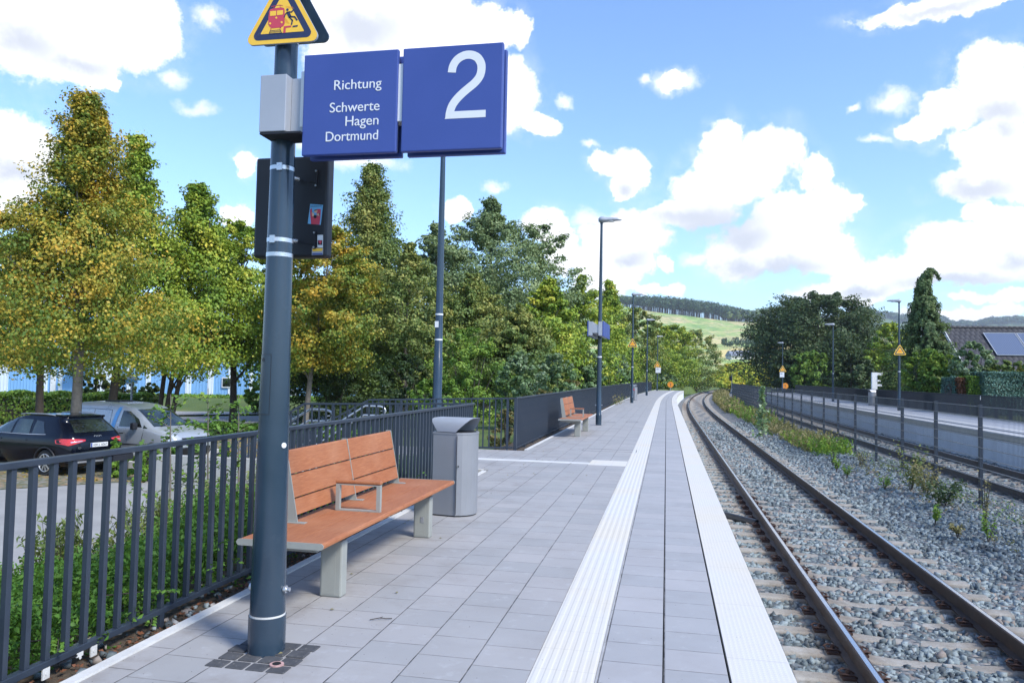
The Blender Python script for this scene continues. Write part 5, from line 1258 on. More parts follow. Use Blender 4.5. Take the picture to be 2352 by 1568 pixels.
SV, SVb, sd, en, se_ = car('parked_car', 'dark midnight blue five door car parked with its tail lamps towards us', 'car', place(R0, ang, -1.34, .82), ang, 4.48, 1.85, suv_prof, suvw, 7, MAT['paint_navy'], (-1.34, 1.34), .345, None)
for s in (1, -1):
    sd([(-.62, 1.07), (-.55, 1.44), (.02, 1.45), (.05, 1.07)][::1], s, .006, 'window', MAT['glass']); sd([(.13, 1.07), (.10, 1.45), (.28, 1.43), (.80, 1.20), (.90, 1.08)], s, .006, 'window', MAT['glass']); sd([(-1.22, 1.10), (-1.0, 1.40), (-.70, 1.43), (-.72, 1.08)], s, .006, 'window', MAT['glass'])
    sd([(-.68, 1.055), (-1.26, 1.075), (-1.28, 1.09), (-.68, 1.068), (.95, 1.066), (.95, 1.052)], s, .010, 'window_trim', MAT['galv'])
    for x in (-.60, .42): sd([(x, .90), (x+.20, .905), (x+.20, .935), (x, .93)], s, .022, 'door_handle', MAT['paint_navy'])
    b = MB(); b.box(1.0-.1, 1.12-.05, s*.86 if s > 0 else -1.05, 1.05 if s > 0 else -.86, 1.02, 1.14); b.build('mirror', MAT['paint_navy'], SV, bevel=.03)
    end_l = en([(s*.895, .86), (s*.885, .95), (s*.86, .99), (s*.60, .985), (s*.38, .955), (s*.40, .92), (s*.62, .87), (s*.80, .81)], -1, .008, 'tail_lamp', MAT['lampred'])
    en([(s*.76, .885), (s*.48, .915), (s*.48, .93), (s*.76, .91)], -1, .014, 'lamp_strip', MAT['lampclear'], end_l)
    sd([(-2.12, .86), (-1.84, .90), (-1.80, .955), (-1.95, .985), (-2.12, .975)], s, .008, 'tail_lamp', MAT['lampred'])
    b = MB(); b.tube([(-1.25, s*.60, 1.575), (-.9, s*.62, 1.60), (-.2, s*.62, 1.595), (.1, s*.61, 1.56)], .014, 6); b.build('roof_rail', MAT['galv'], SV)
    # black arch cladding
    for wx in (-1.34, 1.34):
        pts = [(wx+cos(a)*.405, .345+sin(a)*.405) for a in [pi*(-.05+1.1*k/14) for k in range(15)]]
        b = MB(); b.tube([(x, s*(suvw(z)*(1-min(.999, abs(x)/2.2)**7)**(1/7)+.004), z) for x, z in pts], .022, 6); b.build('arch_trim', MAT['black'], SV)
en([(-.60, 1.14), (-.50, 1.46), (.50, 1.46), (.60, 1.14)], -1, .008, 'rear_window', MAT['glass'])
en([(-.56, 1.475), (-.52, 1.53), (.52, 1.53), (.56, 1.475)], -1, .05, 'spoiler', MAT['paint_navy'])
en([(-.70, .30), (-.74, .44), (.74, .44), (.70, .30)], -1, .012, 'bumper_lower', MAT['black'])
en([(-.62, .335), (-.66, .385), (.66, .385), (.62, .335)], -1, .025, 'skid_plate', MAT['galv'])
b = MB(); xr = se_(.82)[0]; b.box(xr-.022, xr-.008, -.26, .26, .755, .865); NP = b.build('number_plate', MAT['white'], SV)
b = MB(); b.box(xr-.0232, xr-.0222, .215, .258, .758, .862); b.build('blue_band', MAT['signblue'], NP)
t = text('lettering', 'HSK:L 6067', .085, (xr-.0245, .205, .778), (pi/2, 0, -pi/2), MAT['black'], NP, 1, 'LEFT', .0005); bw = max(v.co.x for v in t.data.vertices); t.scale = (.44/bw, 1.05, 1)
# four linked rings on the tailgate
b = MB()
for k in range(4):
    cy = (k-1.5)*.052; b.tube([(se_(1.04)[0]-.012, cy+cos(a)*.033, 1.02+sin(a)*.033) for a in [2*pi*j/16 for j in range(17)]], .0045, 5, caps=False)
b.build('ring_emblem', MAT['steel'], SV)
t = text('lettering', 'Q3', .07, (se_(.80)[0]-.012, .62, .735), (pi/2, 0, -pi/2), MAT['steel'], SV, 1, 'LEFT', .001)
# silver van: x forward = +x world
van_prof = [(.22, -2.10, 2.05), (.30, -2.17, 2.17), (.50, -2.19, 2.22), (.68, -2.19, 2.22), (.80, -2.19, 2.19), (.92, -2.18, 2.10), (1.00, -2.17, 1.92), (1.07, -2.16, 1.62), (1.12, -2.15, 1.38), (1.25, -2.13, 1.18), (1.42, -2.10, .92), (1.58, -2.05, .66), (1.68, -2.0, .44), (1.75, -1.92, .15), (1.795, -1.75, -.2), (1.82, -1.4, -.6)]
def vanw(z): return interp(z, [(.22, .80), (.35, .88), (.7, .895), (1.05, .885), (1.15, .86), (1.5, .79), (1.68, .74), (1.75, .69), (1.795, .60), (1.82, .42)])
V0 = AT(348, 1000, 22.6)
va = radians(-9)
def vplace(cx_, cy_, lx, ly): return (cx_-(cos(va)*lx-sin(va)*ly), cy_-(sin(va)*lx+cos(va)*ly), -1.4)
VN, VNb, sd, en, se_ = car('parked_van', 'silver panel van with a light blue stripe parked behind the dark car', 'van', vplace(V0.x, V0.y, 1.36, -.85), va, 4.4, 1.79, van_prof, vanw, 8, MAT['paint_silver'], (-1.32, 1.36), .32, None)
for s in (-1, 1):
    sd([(.10, 1.13), (.16, 1.60), (.42, 1.585), (.80, 1.36), (.98, 1.13)], s, .006, 'window', MAT['glass']); sd([(1.03, 1.10), (1.02, 1.20), (1.10, 1.15), (1.20, 1.10)], s, .006, 'window', MAT['glass'])
    sd([(-.22, .35), (-.22, 1.10), (-.12, 1.52), (-.02, 1.70), (.10, 1.70), (.02, 1.5), (-.06, 1.10), (-.06, .35)], s, .009, 'stripe', MAT['stripe'])
    sd([(-1.75, .60), (-1.75, .635), (1.0, .635), (1.0, .60)], s, .015, 'rub_strip', MAT['black'])
    for x in (-.20, .16): sd([(x, .92), (x+.17, .92), (x+.17, .95), (x, .95)], s, .03, 'door_handle', MAT['black'])
    for pl in ([(-1.78, 1.0), (-1.72, 1.3), (-1.58, 1.60), (-1.0, 1.62), (-.28, 1.60)], [(-1.0, .68), (-.99, 1.1), (-.98, 1.60)], [(-.28, .40), (-.28, 1.1), (-.28, 1.60)], [(.06, .42), (.06, .7), (.06, 1.12)], [(1.0, .68), (1.05, .9), (1.08, 1.08)]):
        b = MB(); b.tube([(x, s*(vanw(z)*(1-min(.999, abs(x-(se_(z)[0]+se_(z)[1])/2)/((se_(z)[1]-se_(z)[0])/2))**8)**(1/8)+.001), z) for x, z in pl], .007, 5); b.build('panel_line', MAT['pipe'], VN)
    b = MB(); y0, y1 = sorted((s*.90, s*1.08)); b.box(.74, .88, y0, y1, 1.06, 1.27); b.build('mirror', MAT['black'], VN, bevel=.035)
    en([(s*.84, .74), (s*.86, .90), (s*.62, .93), (s*.55, .84), (s*.60, .76)], 1, .008, 'headlight', MAT['lampclear'])
    sd([(1.86, .74), (2.1, .78), (2.02, .92), (1.80, .93)], s, .008, 'headlight', MAT['lampclear'])
    sd([(-2.12, .90), (-2.03, .92), (-2.0, 1.45), (-2.07, 1.45)], s, .008, 'tail_lamp', MAT['lampred'])
en([(-.70, 1.15), (-.60, 1.63), (.60, 1.63), (.70, 1.15)], 1, .008, 'windscreen', MAT['glass'])
en([(-.72, .30), (-.78, .56), (.78, .56), (.72, .30)], 1, .01, 'bumper_grille', MAT['black']); en([(-.52, .74), (-.50, .84), (.50, .84), (.52, .74)], 1, .01, 'grille', MAT['black'])
b = MB(); xf = se_(.62)[1]; b.box(xf+.004, xf+.018, -.26, .26, .57, .68); NP2 = b.build('number_plate', MAT['white'], VN)
b = MB(); b.box(-1.15, -.55, -.28, .28, 1.80, 1.86); b.build('roof_vent', MAT['black'], VN, bevel=.02); b = MB(); b.box(-.54, -.2, -.3, .3, 1.79, 1.82); b.build('roof_bar', MAT['galv'], VN)
b = MB(); b.bar((1.35, -.5, 1.165), (1.2, .1, 1.21), .02, .02); b.build('wiper', MAT['black'], VN)

# ================================================================== BLUE BUILDING
def cladmat(name, col):
    m, t, b = mat(name); tc = N(t, 'ShaderNodeTexCoord'); s = N(t, 'ShaderNodeSeparateXYZ'); lk(t, tc.outputs['Object'], s.inputs[0])
    fr = mth(t, 'FRACT', mth(t, 'DIVIDE', s.outputs[0], .25)); h = mrange(t, mth(t, 'ABSOLUTE', mth(t, 'SUBTRACT', fr, .5)), .1, .2, 1, 0)
    n = noise(t, tc.outputs['Object'], .5, 4); lk(t, ramp(t, n.outputs[0], [(.3, tuple(c*.92 for c in col)), (.7, col)]), b.inputs[0]); b.inputs['Roughness'].default_value = .45
    bp = N(t, 'ShaderNodeBump'); bp.inputs['Distance'].default_value = .03; bp.inputs['Strength'].default_value = .6; lk(t, h, bp.inputs['Height']); lk(t, bp.outputs[0], b.inputs['Normal']); return m
MAT['cladblue'] = cladmat('cladding_blue', (.22, .45, .78)); MAT['cladwhite'] = cladmat('cladding_white', (.72, .80, .90))
ZB = 60.; O = AT(300, 915, ZB); bang = atan2(rh.y, rh.x)
BT = thing('industrial_building', 'long hall with vertical light blue and white striped cladding behind the car park', 'building', (O.x, O.y, -1.3), bang)
def bx_(px): return (px-300)/F*ZB
b = MB(); b.box(bx_(-260), bx_(760), 0, 25, 0, 7.5); b.build('wall', MAT['cladblue'], BT)
b = MB(); b.box(bx_(-265), bx_(765), -.1, 25.1, 7.5, 7.8); b.build('roof', MAT['galv'], BT)
for x0, x1 in ((-160, -130), (-60, 17), (84, 108), (133, 142), (167, 186), (215, 262), (290, 300), (334, 345), (425, 438), (476, 489), (523, 534), (572, 580), (620, 632), (668, 680)):
    b = MB(); b.box(bx_(x0), bx_(x1), -.06, -.0, .0, 7.49); b.build('cladding_strip', MAT['cladwhite'], BT)
def win(px0, px1, py0, py1, nm='window'):
    z0, z1 = (AT(px0, py1, ZB).z+1.3, AT(px0, py0, ZB).z+1.3)
    b = MB(); b.box(bx_(px0), bx_(px1), -.12, -.065, z0, z1); w = b.build(nm, MAT['white'], BT)
    b = MB(); b.box(bx_(px0)+.08, bx_(px1)-.08, -.14, -.122, z0+.1, z1-.08); b.build('pane', MAT['glass'], w)
win(509, 531, 866, 890)
b = MB(); b.box(bx_(116), bx_(128), -.12, -.065, .3, 2.5); b.build('door', MAT['white'], BT)
b = MB(); b.box(bx_(168), bx_(206), -1.4, -.065, 2.75, 3.0); b.build('canopy', MAT['galv'], BT)
b = MB(); 
for k in range(7): b.box(bx_(132), bx_(150), -.16, -.065, 2.9+k*.16, 2.98+k*.16)
b.build('louvre', MAT['galv'], BT)

# ================================================================== HOUSE on the right
def tilemat():
    m, t, b = mat('roof_tiles'); tc = N(t, 'ShaderNodeTexCoord'); br = N(t, 'ShaderNodeTexBrick'); mp = N(t, 'ShaderNodeMapping'); lk(t, tc.outputs['Object'], mp.inputs[0]); mp.inputs['Rotation'].default_value = (0, 0, 0)
    s = N(t, 'ShaderNodeSeparateXYZ'); lk(t, tc.outputs['Object'], s.inputs[0])
    u = mth(t, 'DIVIDE', s.outputs[0], .34); v = mth(t, 'DIVIDE', s.outputs[2], .30); row = mth(t, 'FLOOR', v); fv = mth(t, 'FRACT', v); fu = mth(t, 'FRACT', mth(t, 'ADD', u, mth(t, 'MULTIPLY', row, .5)))
    h = mth(t, 'ADD', mth(t, 'MULTIPLY', mth(t, 'SINE', mth(t, 'MULTIPLY', fu, pi)), .6), mth(t, 'SUBTRACT', 1., fv))
    n = noise(t, tc.outputs['Object'], 3, 4); c = ramp(t, n.outputs[0], [(.3, (.034, .033, .037)), (.7, (.062, .061, .067))]); c = mixc(t, mrange(t, fv, .0, .14, .8, 0), c, (.015, .013, .013)); c = mixc(t, mrange(t, fu, .0, .1, .6, 0), c, (.02, .02, .02))
    lk(t, c, b.inputs[0]); b.inputs['Roughness'].default_value = .7; bp = N(t, 'ShaderNodeBump'); bp.inputs['Distance'].default_value = .06; lk(t, h, bp.inputs['Height']); lk(t, bp.outputs[0], b.inputs['Normal']); return m
MAT['tiles'] = tilemat(); MAT['render'] = pm('house_render', (.6, .58, .53), .9)
ZH = 56.; RL = AT(2166, 752, ZH); EL = PX(2216, 840, RL.x)
ha = 0.
HT = thing('house', 'house with dark tiled roof and solar panels at the right edge', 'house', (RL.x, RL.y, -.1), ha)
rz_ = RL.z+.1; dzr = (rz_-(EL.z+.1)); run = RL.y-EL.y; print('house', run, dzr); dzr *= 5.5/run; run = 5.5; Lh = 17.
b = MB(); ez = rz_-dzr
for s in (-1, 1):
    th = .12; off = .95 if s < 0 else .95
    vs = [(0, 0, rz_), (Lh, 0, rz_), (Lh+.0, s*run, ez), (0.0, s*run, ez), (0, 0, rz_-th), (Lh, 0, rz_-th), (Lh, s*run, ez-th), (0, s*run, ez-th)]
    b.add(vs, [(0, 1, 2, 3), (4, 5, 6, 7), (3, 2, 6, 7), (0, 3, 7, 4), (1, 2, 6, 5)])
rf = b.build('roof', MAT['tiles'], HT)
b = MB(); b.tube([(-.05, 0, rz_+.02), (Lh, 0, rz_+.02)], .12, 10); b.build('ridge', MAT['tiles'], rf)
b = MB()
for s in (-1,): b.bar((-.06, 0, rz_-.05), (-.06, s*run, ez-.05), .05, .24)
b.build('verge_board', MAT['white'], rf)
b = MB(); b.box(.5, Lh-.5, -run+.6, run-.6, 0, ez-.05); b.add([(.55, -run+.62, ez-.05), (.55, run-.62, ez-.05), (.55, 0, rz_-.3)], [(0, 1, 2)]); b.build('wall', MAT['render'], HT)
def solmat():
    m, t, b = mat('solar_panel'); tc = N(t, 'ShaderNodeTexCoord'); s = N(t, 'ShaderNodeSeparateXYZ'); lk(t, tc.outputs['Object'], s.inputs[0]); fr = mth(t, 'FRACT', mth(t, 'DIVIDE', s.outputs[0], .12))
    c = mixc(t, mrange(t, mth(t, 'ABSOLUTE', mth(t, 'SUBTRACT', fr, .5)), .38, .48), (.11, .135, .20), (.24, .27, .33)); lk(t, c, b.inputs[0]); b.inputs['Roughness'].default_value = .25; b.inputs['Metallic'].default_value = .2; b.inputs['Coat Weight'].default_value = .6; return m
MAT['solar'] = solmat(); sl_ = Vector((0, -run, ez-rz_)); sn = Vector((0, ez-rz_, run)).normalized()*-1; sn = Vector((0, -(rz_-ez), run)).normalized(); 
for k in range(4):
    x0 = 2.37+k*2.12; a = .13; e = .56; b = MB(); vs = []
    for off in (.03, .10):
        for (x, t) in ((x0, a), (x0+2.01, a), (x0+2.01, e), (x0, e)): p = Vector((x, 0, rz_))+sl_*t+sn*off; vs.append(tuple(p))
    b.add(vs, [(4, 5, 6, 7), (0, 1, 5, 4), (1, 2, 6, 5), (2, 3, 7, 6), (3, 0, 4, 7)]); q = b.build('solar_panel', MAT['solar'], rf)
    b = MB(); 
    for (i, j) in ((4, 5), (5, 6), (6, 7), (7, 4)): b.bar(vs[i], vs[j], .05, .05)
    b.build('panel_frame', MAT['galv'], q)
# village houses under the hill
def cottage(px, py, Z, w, label):
    p = AT(px, py, Z); H_ = thing('village_house', label, 'house', (p.x, p.y, p.z), bang+radians(12), 'distant village houses'); b = MB(); b.box(-w/2, w/2, -4, 4, -4, 3.4); b.build('wall', MAT['render'], H_)
    b = MB(); b.prism([(-4.6, 3.2), (4.6, 3.2), (0, 6.6)], 'x', -w/2-.5, w/2+.5); b.build('roof', MAT['farroof'], H_)
MAT['farroof'] = pm('slate_roof', (.20, .22, .27), .6)
cottage(1688, 829, 500, 9, 'left one of the distant grey roofed village houses below the field'); cottage(1708, 828, 505, 10, 'middle one of the distant grey roofed village houses below the field'); cottage(1728, 830, 498, 8, 'right one of the distant grey roofed village houses beside the dark tree')

# ================================================================== OTHER STREET THINGS
T = thing('notice_post', 'small blue and white notice on a post behind the silver van', 'notice', (AT(301, 940, 36).x, AT(301, 940, 36).y, -1.4))
zt = AT(301, 863, 36).z+1.4; b = MB(); b.tube([(0, 0, 0), (0, 0, zt)], .05, 8); b.build('post', MAT['galv'], T)
b = MB(); b.box(-.28, .28, -.08, -.05, zt-.35, zt+.05); q = b.build('board', MAT['white'], T, rot=(0, 0, bang)); b = MB(); b.box(-.26, .26, -.083, -.081, zt-.32, zt-.14); b.build('print', MAT['cyan'], q)
T = thing('information_board', 'white F shaped board standing behind the opposite platform', 'board', (AT(2008, 880, 53).x, AT(2008, 880, 53).y, 0), bang)
zt = AT(2008, 855, 53).z; b = MB(); b.box(-.18, .18, -.08, .08, -.1, zt); b.box(.181, .55, -.07, .07, zt-.2, zt-.02); b.box(.181, .42, -.07, .07, zt-.62, zt-.5); b.box(.181, .5, -.07, .07, zt-.95, zt-.8); b.build('board', MAT['white'], T)

# ================================================================== TREES, LEFT TO RIGHT
g1 = 'trees along the car park'; g2 = 'trees of the wood beyond the stairs'
tree('big tree full of yellow orange leaves with a pale trunk before the silver van', 205, 218, 22.4, -1.4, 470, 858, 'conic', 'autumn', 360, 250, .085, None, .17, 'bark', group=g1, inner=.2)
tree('yellowing tree cut by the left edge of the picture, thin trunk', -35, 450, 26, -1.4, 230, 850, 'oval', 'autumn', 150, 190, .10, None, .12, group=g1, trunkpx=22)
tree('green leafy tree with dark trunk behind the dark car', 112, 520, 30, -1.4, 250, 866, 'oval', 'green', 130, 170, .12, None, .17, 'barkd', group=g1)
tree('tall yellow green tree with forked dark trunk behind the silver van', 318, 312, 31, -1.4, 340, 858, 'conic', 'yellowgreen', 250, 190, .115, None, .19, 'barkd', group=g1, trunkpx=272)
tree('green tree with dark low branches right of the silver van', 455, 420, 33, -1.4, 330, 862, 'conic', 'yellowgreen', 240, 190, .12, None, .2, 'barkd', group=g1, trunkpx=390, stems=3)
tree('round yellow green tree with dark trunk left of the foreground pole', 552, 512, 36, -1.4, 270, 832, 'oval', 'yellowgreen', 190, 180, .13, None, .19, 'barkd', group=g1)
tree('yellow tree with pale slim trunk just right of the foreground pole', 752, 520, 33, -1.2, 250, 850, 'oval', 'autumn', 210, 180, .115, None, .14, 'bark', group=g1, trunkpx=710)
tree('dark leaning tree in the shade behind the yellow tree', 690, 640, 44, -1.2, 260, 890, 'oval', 'green', 130, 120, .2, None, .2, 'barkd', group=g1, trunkpx=822)
tree('tall pointed tree with green and ochre leaves right of the black case', 856, 378, 44, -1., 330, 915, 'conic', 'olive', 420, 190, .135, None, .22, 'bark', group=g2)
tree('grey green tree right behind the tall slim mast', 1005, 512, 50, -1., 250, 910, 'egg', 'greygreen', 190, 140, .18, None, .2, group=g2)
tree('highest round grey green tree of the wood, below the figure 2', 1130, 458, 56, -1., 400, 910, 'egg', 'greygreen', 360, 180, .17, 1.5, .3, group=g2)
tree('airy tree with loose twigs at the right end of the high crowns', 1245, 515, 60, -1., 220, 900, 'oval', 'greygreen', 120, 110, .2, None, .2, group=g2)
tree('ochre leaved tree low in the wood left of the mast', 940, 560, 38, -1., 260, 930, 'egg', 'olive', 190, 170, .12, None, .15, group=g2)
tree('olive tree filling the middle of the wood right of the mast', 1085, 630, 40, -1., 230, 920, 'egg', 'olive', 240, 180, .125, None, .15, group=g2)
tree('bright green tree behind the litter bin railing', 1195, 700, 36, -1., 200, 925, 'egg', 'olive', 220, 180, .12, None, .15, group=g2)
tree('ochre yellow drooping tree at the right of the wood', 1260, 640, 46, -1., 190, 900, 'egg', 'yellowgreen', 210, 130, .17, None, .17, group=g2)
tree('pale yellow green tree left of the first lamp post', 1335, 632, 62, -1., 200, 890, 'egg', 'yellowgreen', 170, 120, .2, None, .2, group=g2)
tree('light green pointed tree behind the first lamp post', 1400, 645, 84, -1., 165, 890, 'conic', 'yellowgreen', 170, 120, .22, None, .2, group=g2)
tree('yellow green tree behind the second lamp post', 1462, 705, 100, -1., 140, 890, 'oval', 'olive', 150, 110, .24, None, .2, group=g2)
tree('dense olive tree behind the third lamp post', 1512, 742, 125, -1., 115, 892, 'oval', 'yellowgreen', 130, 110, .26, None, .2, group=g2)
tree('rounded golden green tree at the bend of the track', 1548, 748, 150, -1., 130, 892, 'round', 'yellowgreen', 190, 120, .28, None, .3, group=g2)
tree('rounded darker tree overhanging the bend of the track', 1600, 758, 172, -1., 115, 895, 'round', 'olive', 130, 110, .3, None, .3, group=g2)
# shrubs under the wood
g3 = 'shrubs below the wood'
for lab, a in (('dark green shrub beneath the pointed tree behind the near railing', (760, 790, 36, -1.2, 200, 'dark')), ('dark shrub left of the tall mast base', (930, 800, 33, -1., 180, 'dark')), ('wide dark green bush right of the tall mast', (1075, 735, 30, -.7, 230, 'green')),
               ('low green bush behind the stair railing end', (1010, 850, 24, -.6, 150, 'green')), ('light leaved bush above the cross railing', (1195, 795, 26, -.4, 130, 'silver')), ('white tipped bush left of the far bench', (1280, 800, 31, -.4, 120, 'silver')),
               ('white tipped bush behind the blue station sign', (1350, 795, 46, -.4, 90, 'silver')), ('pale bush right of the first lamp post', (1415, 800, 74, -.4, 75, 'silver')), ('green bush at the second lamp post', (1465, 812, 105, -.4, 70, 'green')), ('low bush at the last lamp post', (1520, 850, 125, -.4, 70, 'silver'))):
    bush(lab, a[0], a[1], a[2], a[3], a[4], a[5], 150, 75, max(.09, a[2]*.0030), group=g3)
for lab, a in (('dry brown tall weeds behind the far bench', (1310, 862, 36, -.4, 80)), ('dry brown weeds left of the cross railing corner', (1240, 880, 24, -.4, 80)), ('dry weeds right of the first lamp post behind the railing', (1400, 855, 66, -.4, 55)), ('dry weeds between the second and third lamp posts', (1470, 862, 101, -.4, 45)), ('green and brown shrub inside the cross railing', (1165, 930, 18.5, -.4, 90))):
    bush(lab, a[0], a[1], a[2], a[3], a[4], 'dry', 50, 120, a[2]*.0028, 'weeds', 'dry weeds behind the railing', cat='weeds')
# bushes at the blue building, hedges by the car park
g4 = 'bushes in front of the blue hall'
for lab, a in (('dark bush between the pale trunk and the hall', (220, 850, 48, -1.2, 80, 'dark')), ('dark bush behind the van roof', (285, 856, 48, -1.2, 70, 'dark')), ('small dark bush left of the forked trunks', (345, 872, 46, -1.2, 60, 'dark')), ('round green bush at the trunk left of the foreground pole', (585, 872, 50, -1.2, 50, 'green'))):
    bush(lab, a[0], a[1], a[2], a[3], a[4], a[5], 60, 110, .17, group=g4)
def hedgebox(name, label, cat, x0, x1, y0, y1, z0, z1, leaf, dens, ls, rz=0., loc=None, kind=None, wob=.15):
    T = thing(name, label, cat, loc, rz); A = 2*((x1-x0)+(y1-y0))*(z1-z0)+(x1-x0)*(y1-y0); n = int(A*dens)
    u = RNG.uniform(0, 1, (n, 3)); f = RNG.choice(3, n, p=np.array([(x1-x0)*(z1-z0), (y1-y0)*(z1-z0), (x1-x0)*(y1-y0)*1.3])/((x1-x0)*(z1-z0)+(y1-y0)*(z1-z0)+(x1-x0)*(y1-y0)*1.3))
    s = RNG.choice([0, 1], n); nr = np.zeros((n, 3)); 
    for k, ax in ((0, 1), (1, 0), (2, 2)):
        m = f == k; u[m, ax] = s[m] if ax != 2 else 1; nr[m, ax] = (2*s[m]-1) if ax != 2 else 1
    p = u*np.array([x1-x0, y1-y0, z1-z0])+np.array([x0, y0, z0]); p += nr*(-RNG.uniform(0, .18, (n, 1))+wob*np.sin(p[:, :1]*3+p[:, 1:2]*2.3+p[:, 2:]*4)*.6); nr += RNG.normal(size=(n, 3))*.55
    foliage('foliage', p, nr, ls, LF[leaf], T)
    b = MB(); b.box(x0+.3, x1-.3, y0+.3, y1-.3, z0-.1, z1-.35); b.build('core', MAT['barkd'], T); return T
pA = AT(-70, 950, 37); pB = AT(300, 945, 37)
hedgebox('hedge', 'long shaggy green hedge behind the dark car', 'hedge', 0, (pB-pA).length, 0, 2.2, 0, 1.55, 'green', 330, .13, bang, (pA.x, pA.y, -1.4))
pA = AT(420, 975, 32.5); hedgebox('hedge', 'low clipped hedge at the foot of the tree left of the foreground pole', 'hedge', 0, 6.5, 0, 1.2, 0, .55, 'hedge', 420, .1, bang, (pA.x, pA.y, -1.4))
pA = AT(655, 985, 30); hedgebox('hedge', 'low clipped hedge seen between the stair handrails', 'hedge', 0, 3.2, 0, 1.0, 0, .6, 'hedge', 420, .1, bang, (pA.x, pA.y, -1.4))
# ground cover between cars and railing, grass bank
def cover_pts(x0, x1, y0, y1, n, h): 
    x, y = RNG.uniform(x0, x1, n), RNG.uniform(y0, y1, n); return np.array([[a, b_, gz(a, b_)+RNG.uniform(0, h)] for a, b_ in zip(x, y)])
p = cover_pts(-60, -18, 52, 66, 14000, .12); k = [(Vector(q).dot(fh) > 54.5) and Vector(q).dot(fh) < 60 for q in p]; p = p[k]
foliage('bank_grass', p, np.tile([0., -.3, 1.], (len(p), 1))+RNG.normal(size=(len(p), 3))*.6, .34, LF['weed'], None, kind='stuff')
for lab, (px, py, Z, wpx, h_) in {'green planting island right of the dark car': (275, 1010, 20.5, 120, .0)}.items():
    pass
gi = 'low plants in the car park island'
for lab, a in (('low green plant clump right behind the dark car', (268, 1018, 20.2, -1.4, 60, 'weed')), ('yellowing low plant clump beside the number plate of the dark car', (262, 1000, 21.2, -1.4, 50, 'hedge')), ('green plant clump in front of the van wheel', (330, 1012, 19.6, -1.4, 90, 'weed')), ('green plant clump below the van bonnet', (400, 1018, 19.3, -1.4, 80, 'hedge'))):
    bush(lab, a[0], a[1], a[2], a[3], a[4], a[5], 40, 90, .085, 'plant', gi, cat='plant')
# fallen leaves
n = 2600; x = RNG.uniform(-19, -9.5, n); y = RNG.uniform(17, 31, n); p = np.stack([x, y, np.full(n, -1.375)], 1); foliage('fallen_leaves', p, np.tile([0., 0, 1.], (n, 1))+RNG.normal(size=(n, 3))*.2, .09, LF['autumn'], None, RNG.uniform(.7, 1, n), kind='stuff')
# ---------------- planting behind the near railing
def sprigs(name, label, x0, x1, y0, y1, dens, hfun, leaf, ls, ln, kind=None, cat=None, droop=.25, seed=1):
    rg = np.random.default_rng(seed); n = int((x1-x0)*(y1-y0)*dens); x = rg.uniform(x0, x1, n); y = rg.uniform(y0, y1, n); m = 11; P_, Nr, Ti = [], [], []
    d0 = rg.normal(size=(n, 3)); d0[:, 2] = np.abs(d0[:, 2])*.6+.25; d0 /= np.linalg.norm(d0, axis=1, keepdims=True); hz_ = np.array([hfun(a, b_) for a, b_ in zip(x, y)]); z = hz_-rg.uniform(0, 1, n)**1.6*.38
    tb = rg.uniform(0, 1, n)
    for i in range(m):
        s = i/m*ln; q = np.stack([x, y, z], 1)+d0*s+np.array([0, 0, -droop])*s*s; side = np.cross(d0, rg.normal(size=(n, 3))); side /= np.linalg.norm(side, axis=1, keepdims=True)
        P_.append(q+side*ls*.45); Nr.append(np.cross(side, d0)+np.array([0, 0, .8])); Ti.append(tb*.6+.4*rg.uniform(0, 1, n)*(.4+.6*i/m))
    p = np.vstack(P_); nr = np.vstack(Nr); o = foliage(name, p, nr, ls, LF[leaf], None, np.concatenate(Ti), aspect=.5); 
    if kind: o['kind'] = kind
    else: tag(o, label, cat)
    return o
def hcov(x, y): # top surface of the low evergreen planting (drops away from the railing)
    d = -3.0-x; return gz(x, y)+.30+.24*min(1, d/.8)+.09*sin(x*3+y*2.1)+.07*sin(y*5.3+x)
sprigs('ground_cover', None, -5.3, -3.06, .6, 11.4, 640, hcov, 'hedge', .036, .20, kind='stuff', seed=3)
sprigs('ground_cover', None, -7.2, -5.1, 1.5, 11.4, 170, lambda x, y: gz(x, y)+.4, 'hedge', .05, .25, kind='stuff', seed=4)
# taller willow-leaved shrubs behind it
def wshrub(x, y, h, w, label, leaf='shrub', ls=.06, n=240, seed=0, aspect=.28):
    rg = np.random.default_rng(seed); T = thing('shrub', label, 'shrub', (x, y, gz(x, y)), 0, 'feathery shrubs behind the near railing'); P_, Nr, Ti = [], [], []; b = MB()
    for k in range(n//6):
        a = rg.uniform(0, 2*pi); r = w*rg.uniform(.1, 1); tip = Vector((cos(a)*r, sin(a)*r, h*(1-.45*(r/w)**2)*rg.uniform(.75, 1.05))); st = Vector((cos(a)*r*.2, sin(a)*r*.2, 0)); mid = st.lerp(tip, .5)+Vector((0, 0, .1*h))
        b.tube([st, mid, tip], [.008, .006, .002], 4, caps=False)
        for i in range(46):
            t = .25+.78*i/46; q = (st*(1-t)**2+mid*2*t*(1-t)+tip*t*t) if t <= 1 else tip; s = Vector(rg.normal(size=3)).normalized(); d = (tip-st).normalized(); s = (s-d*s.dot(d)).normalized(); P_.append(q+s*ls*.5+d*.02); Nr.append(d.cross(s)+Vector((0, 0, .5))); Ti.append(min(1, .25+.5*t*rg.uniform()+.25*rg.uniform()))
    foliage('foliage', np.array([tuple(p) for p in P_]), np.array([tuple(p) for p in Nr]), ls*1.3, LF[leaf], T, np.array(Ti), aspect=aspect); b.build('stems', MAT['barkd'], T); return T
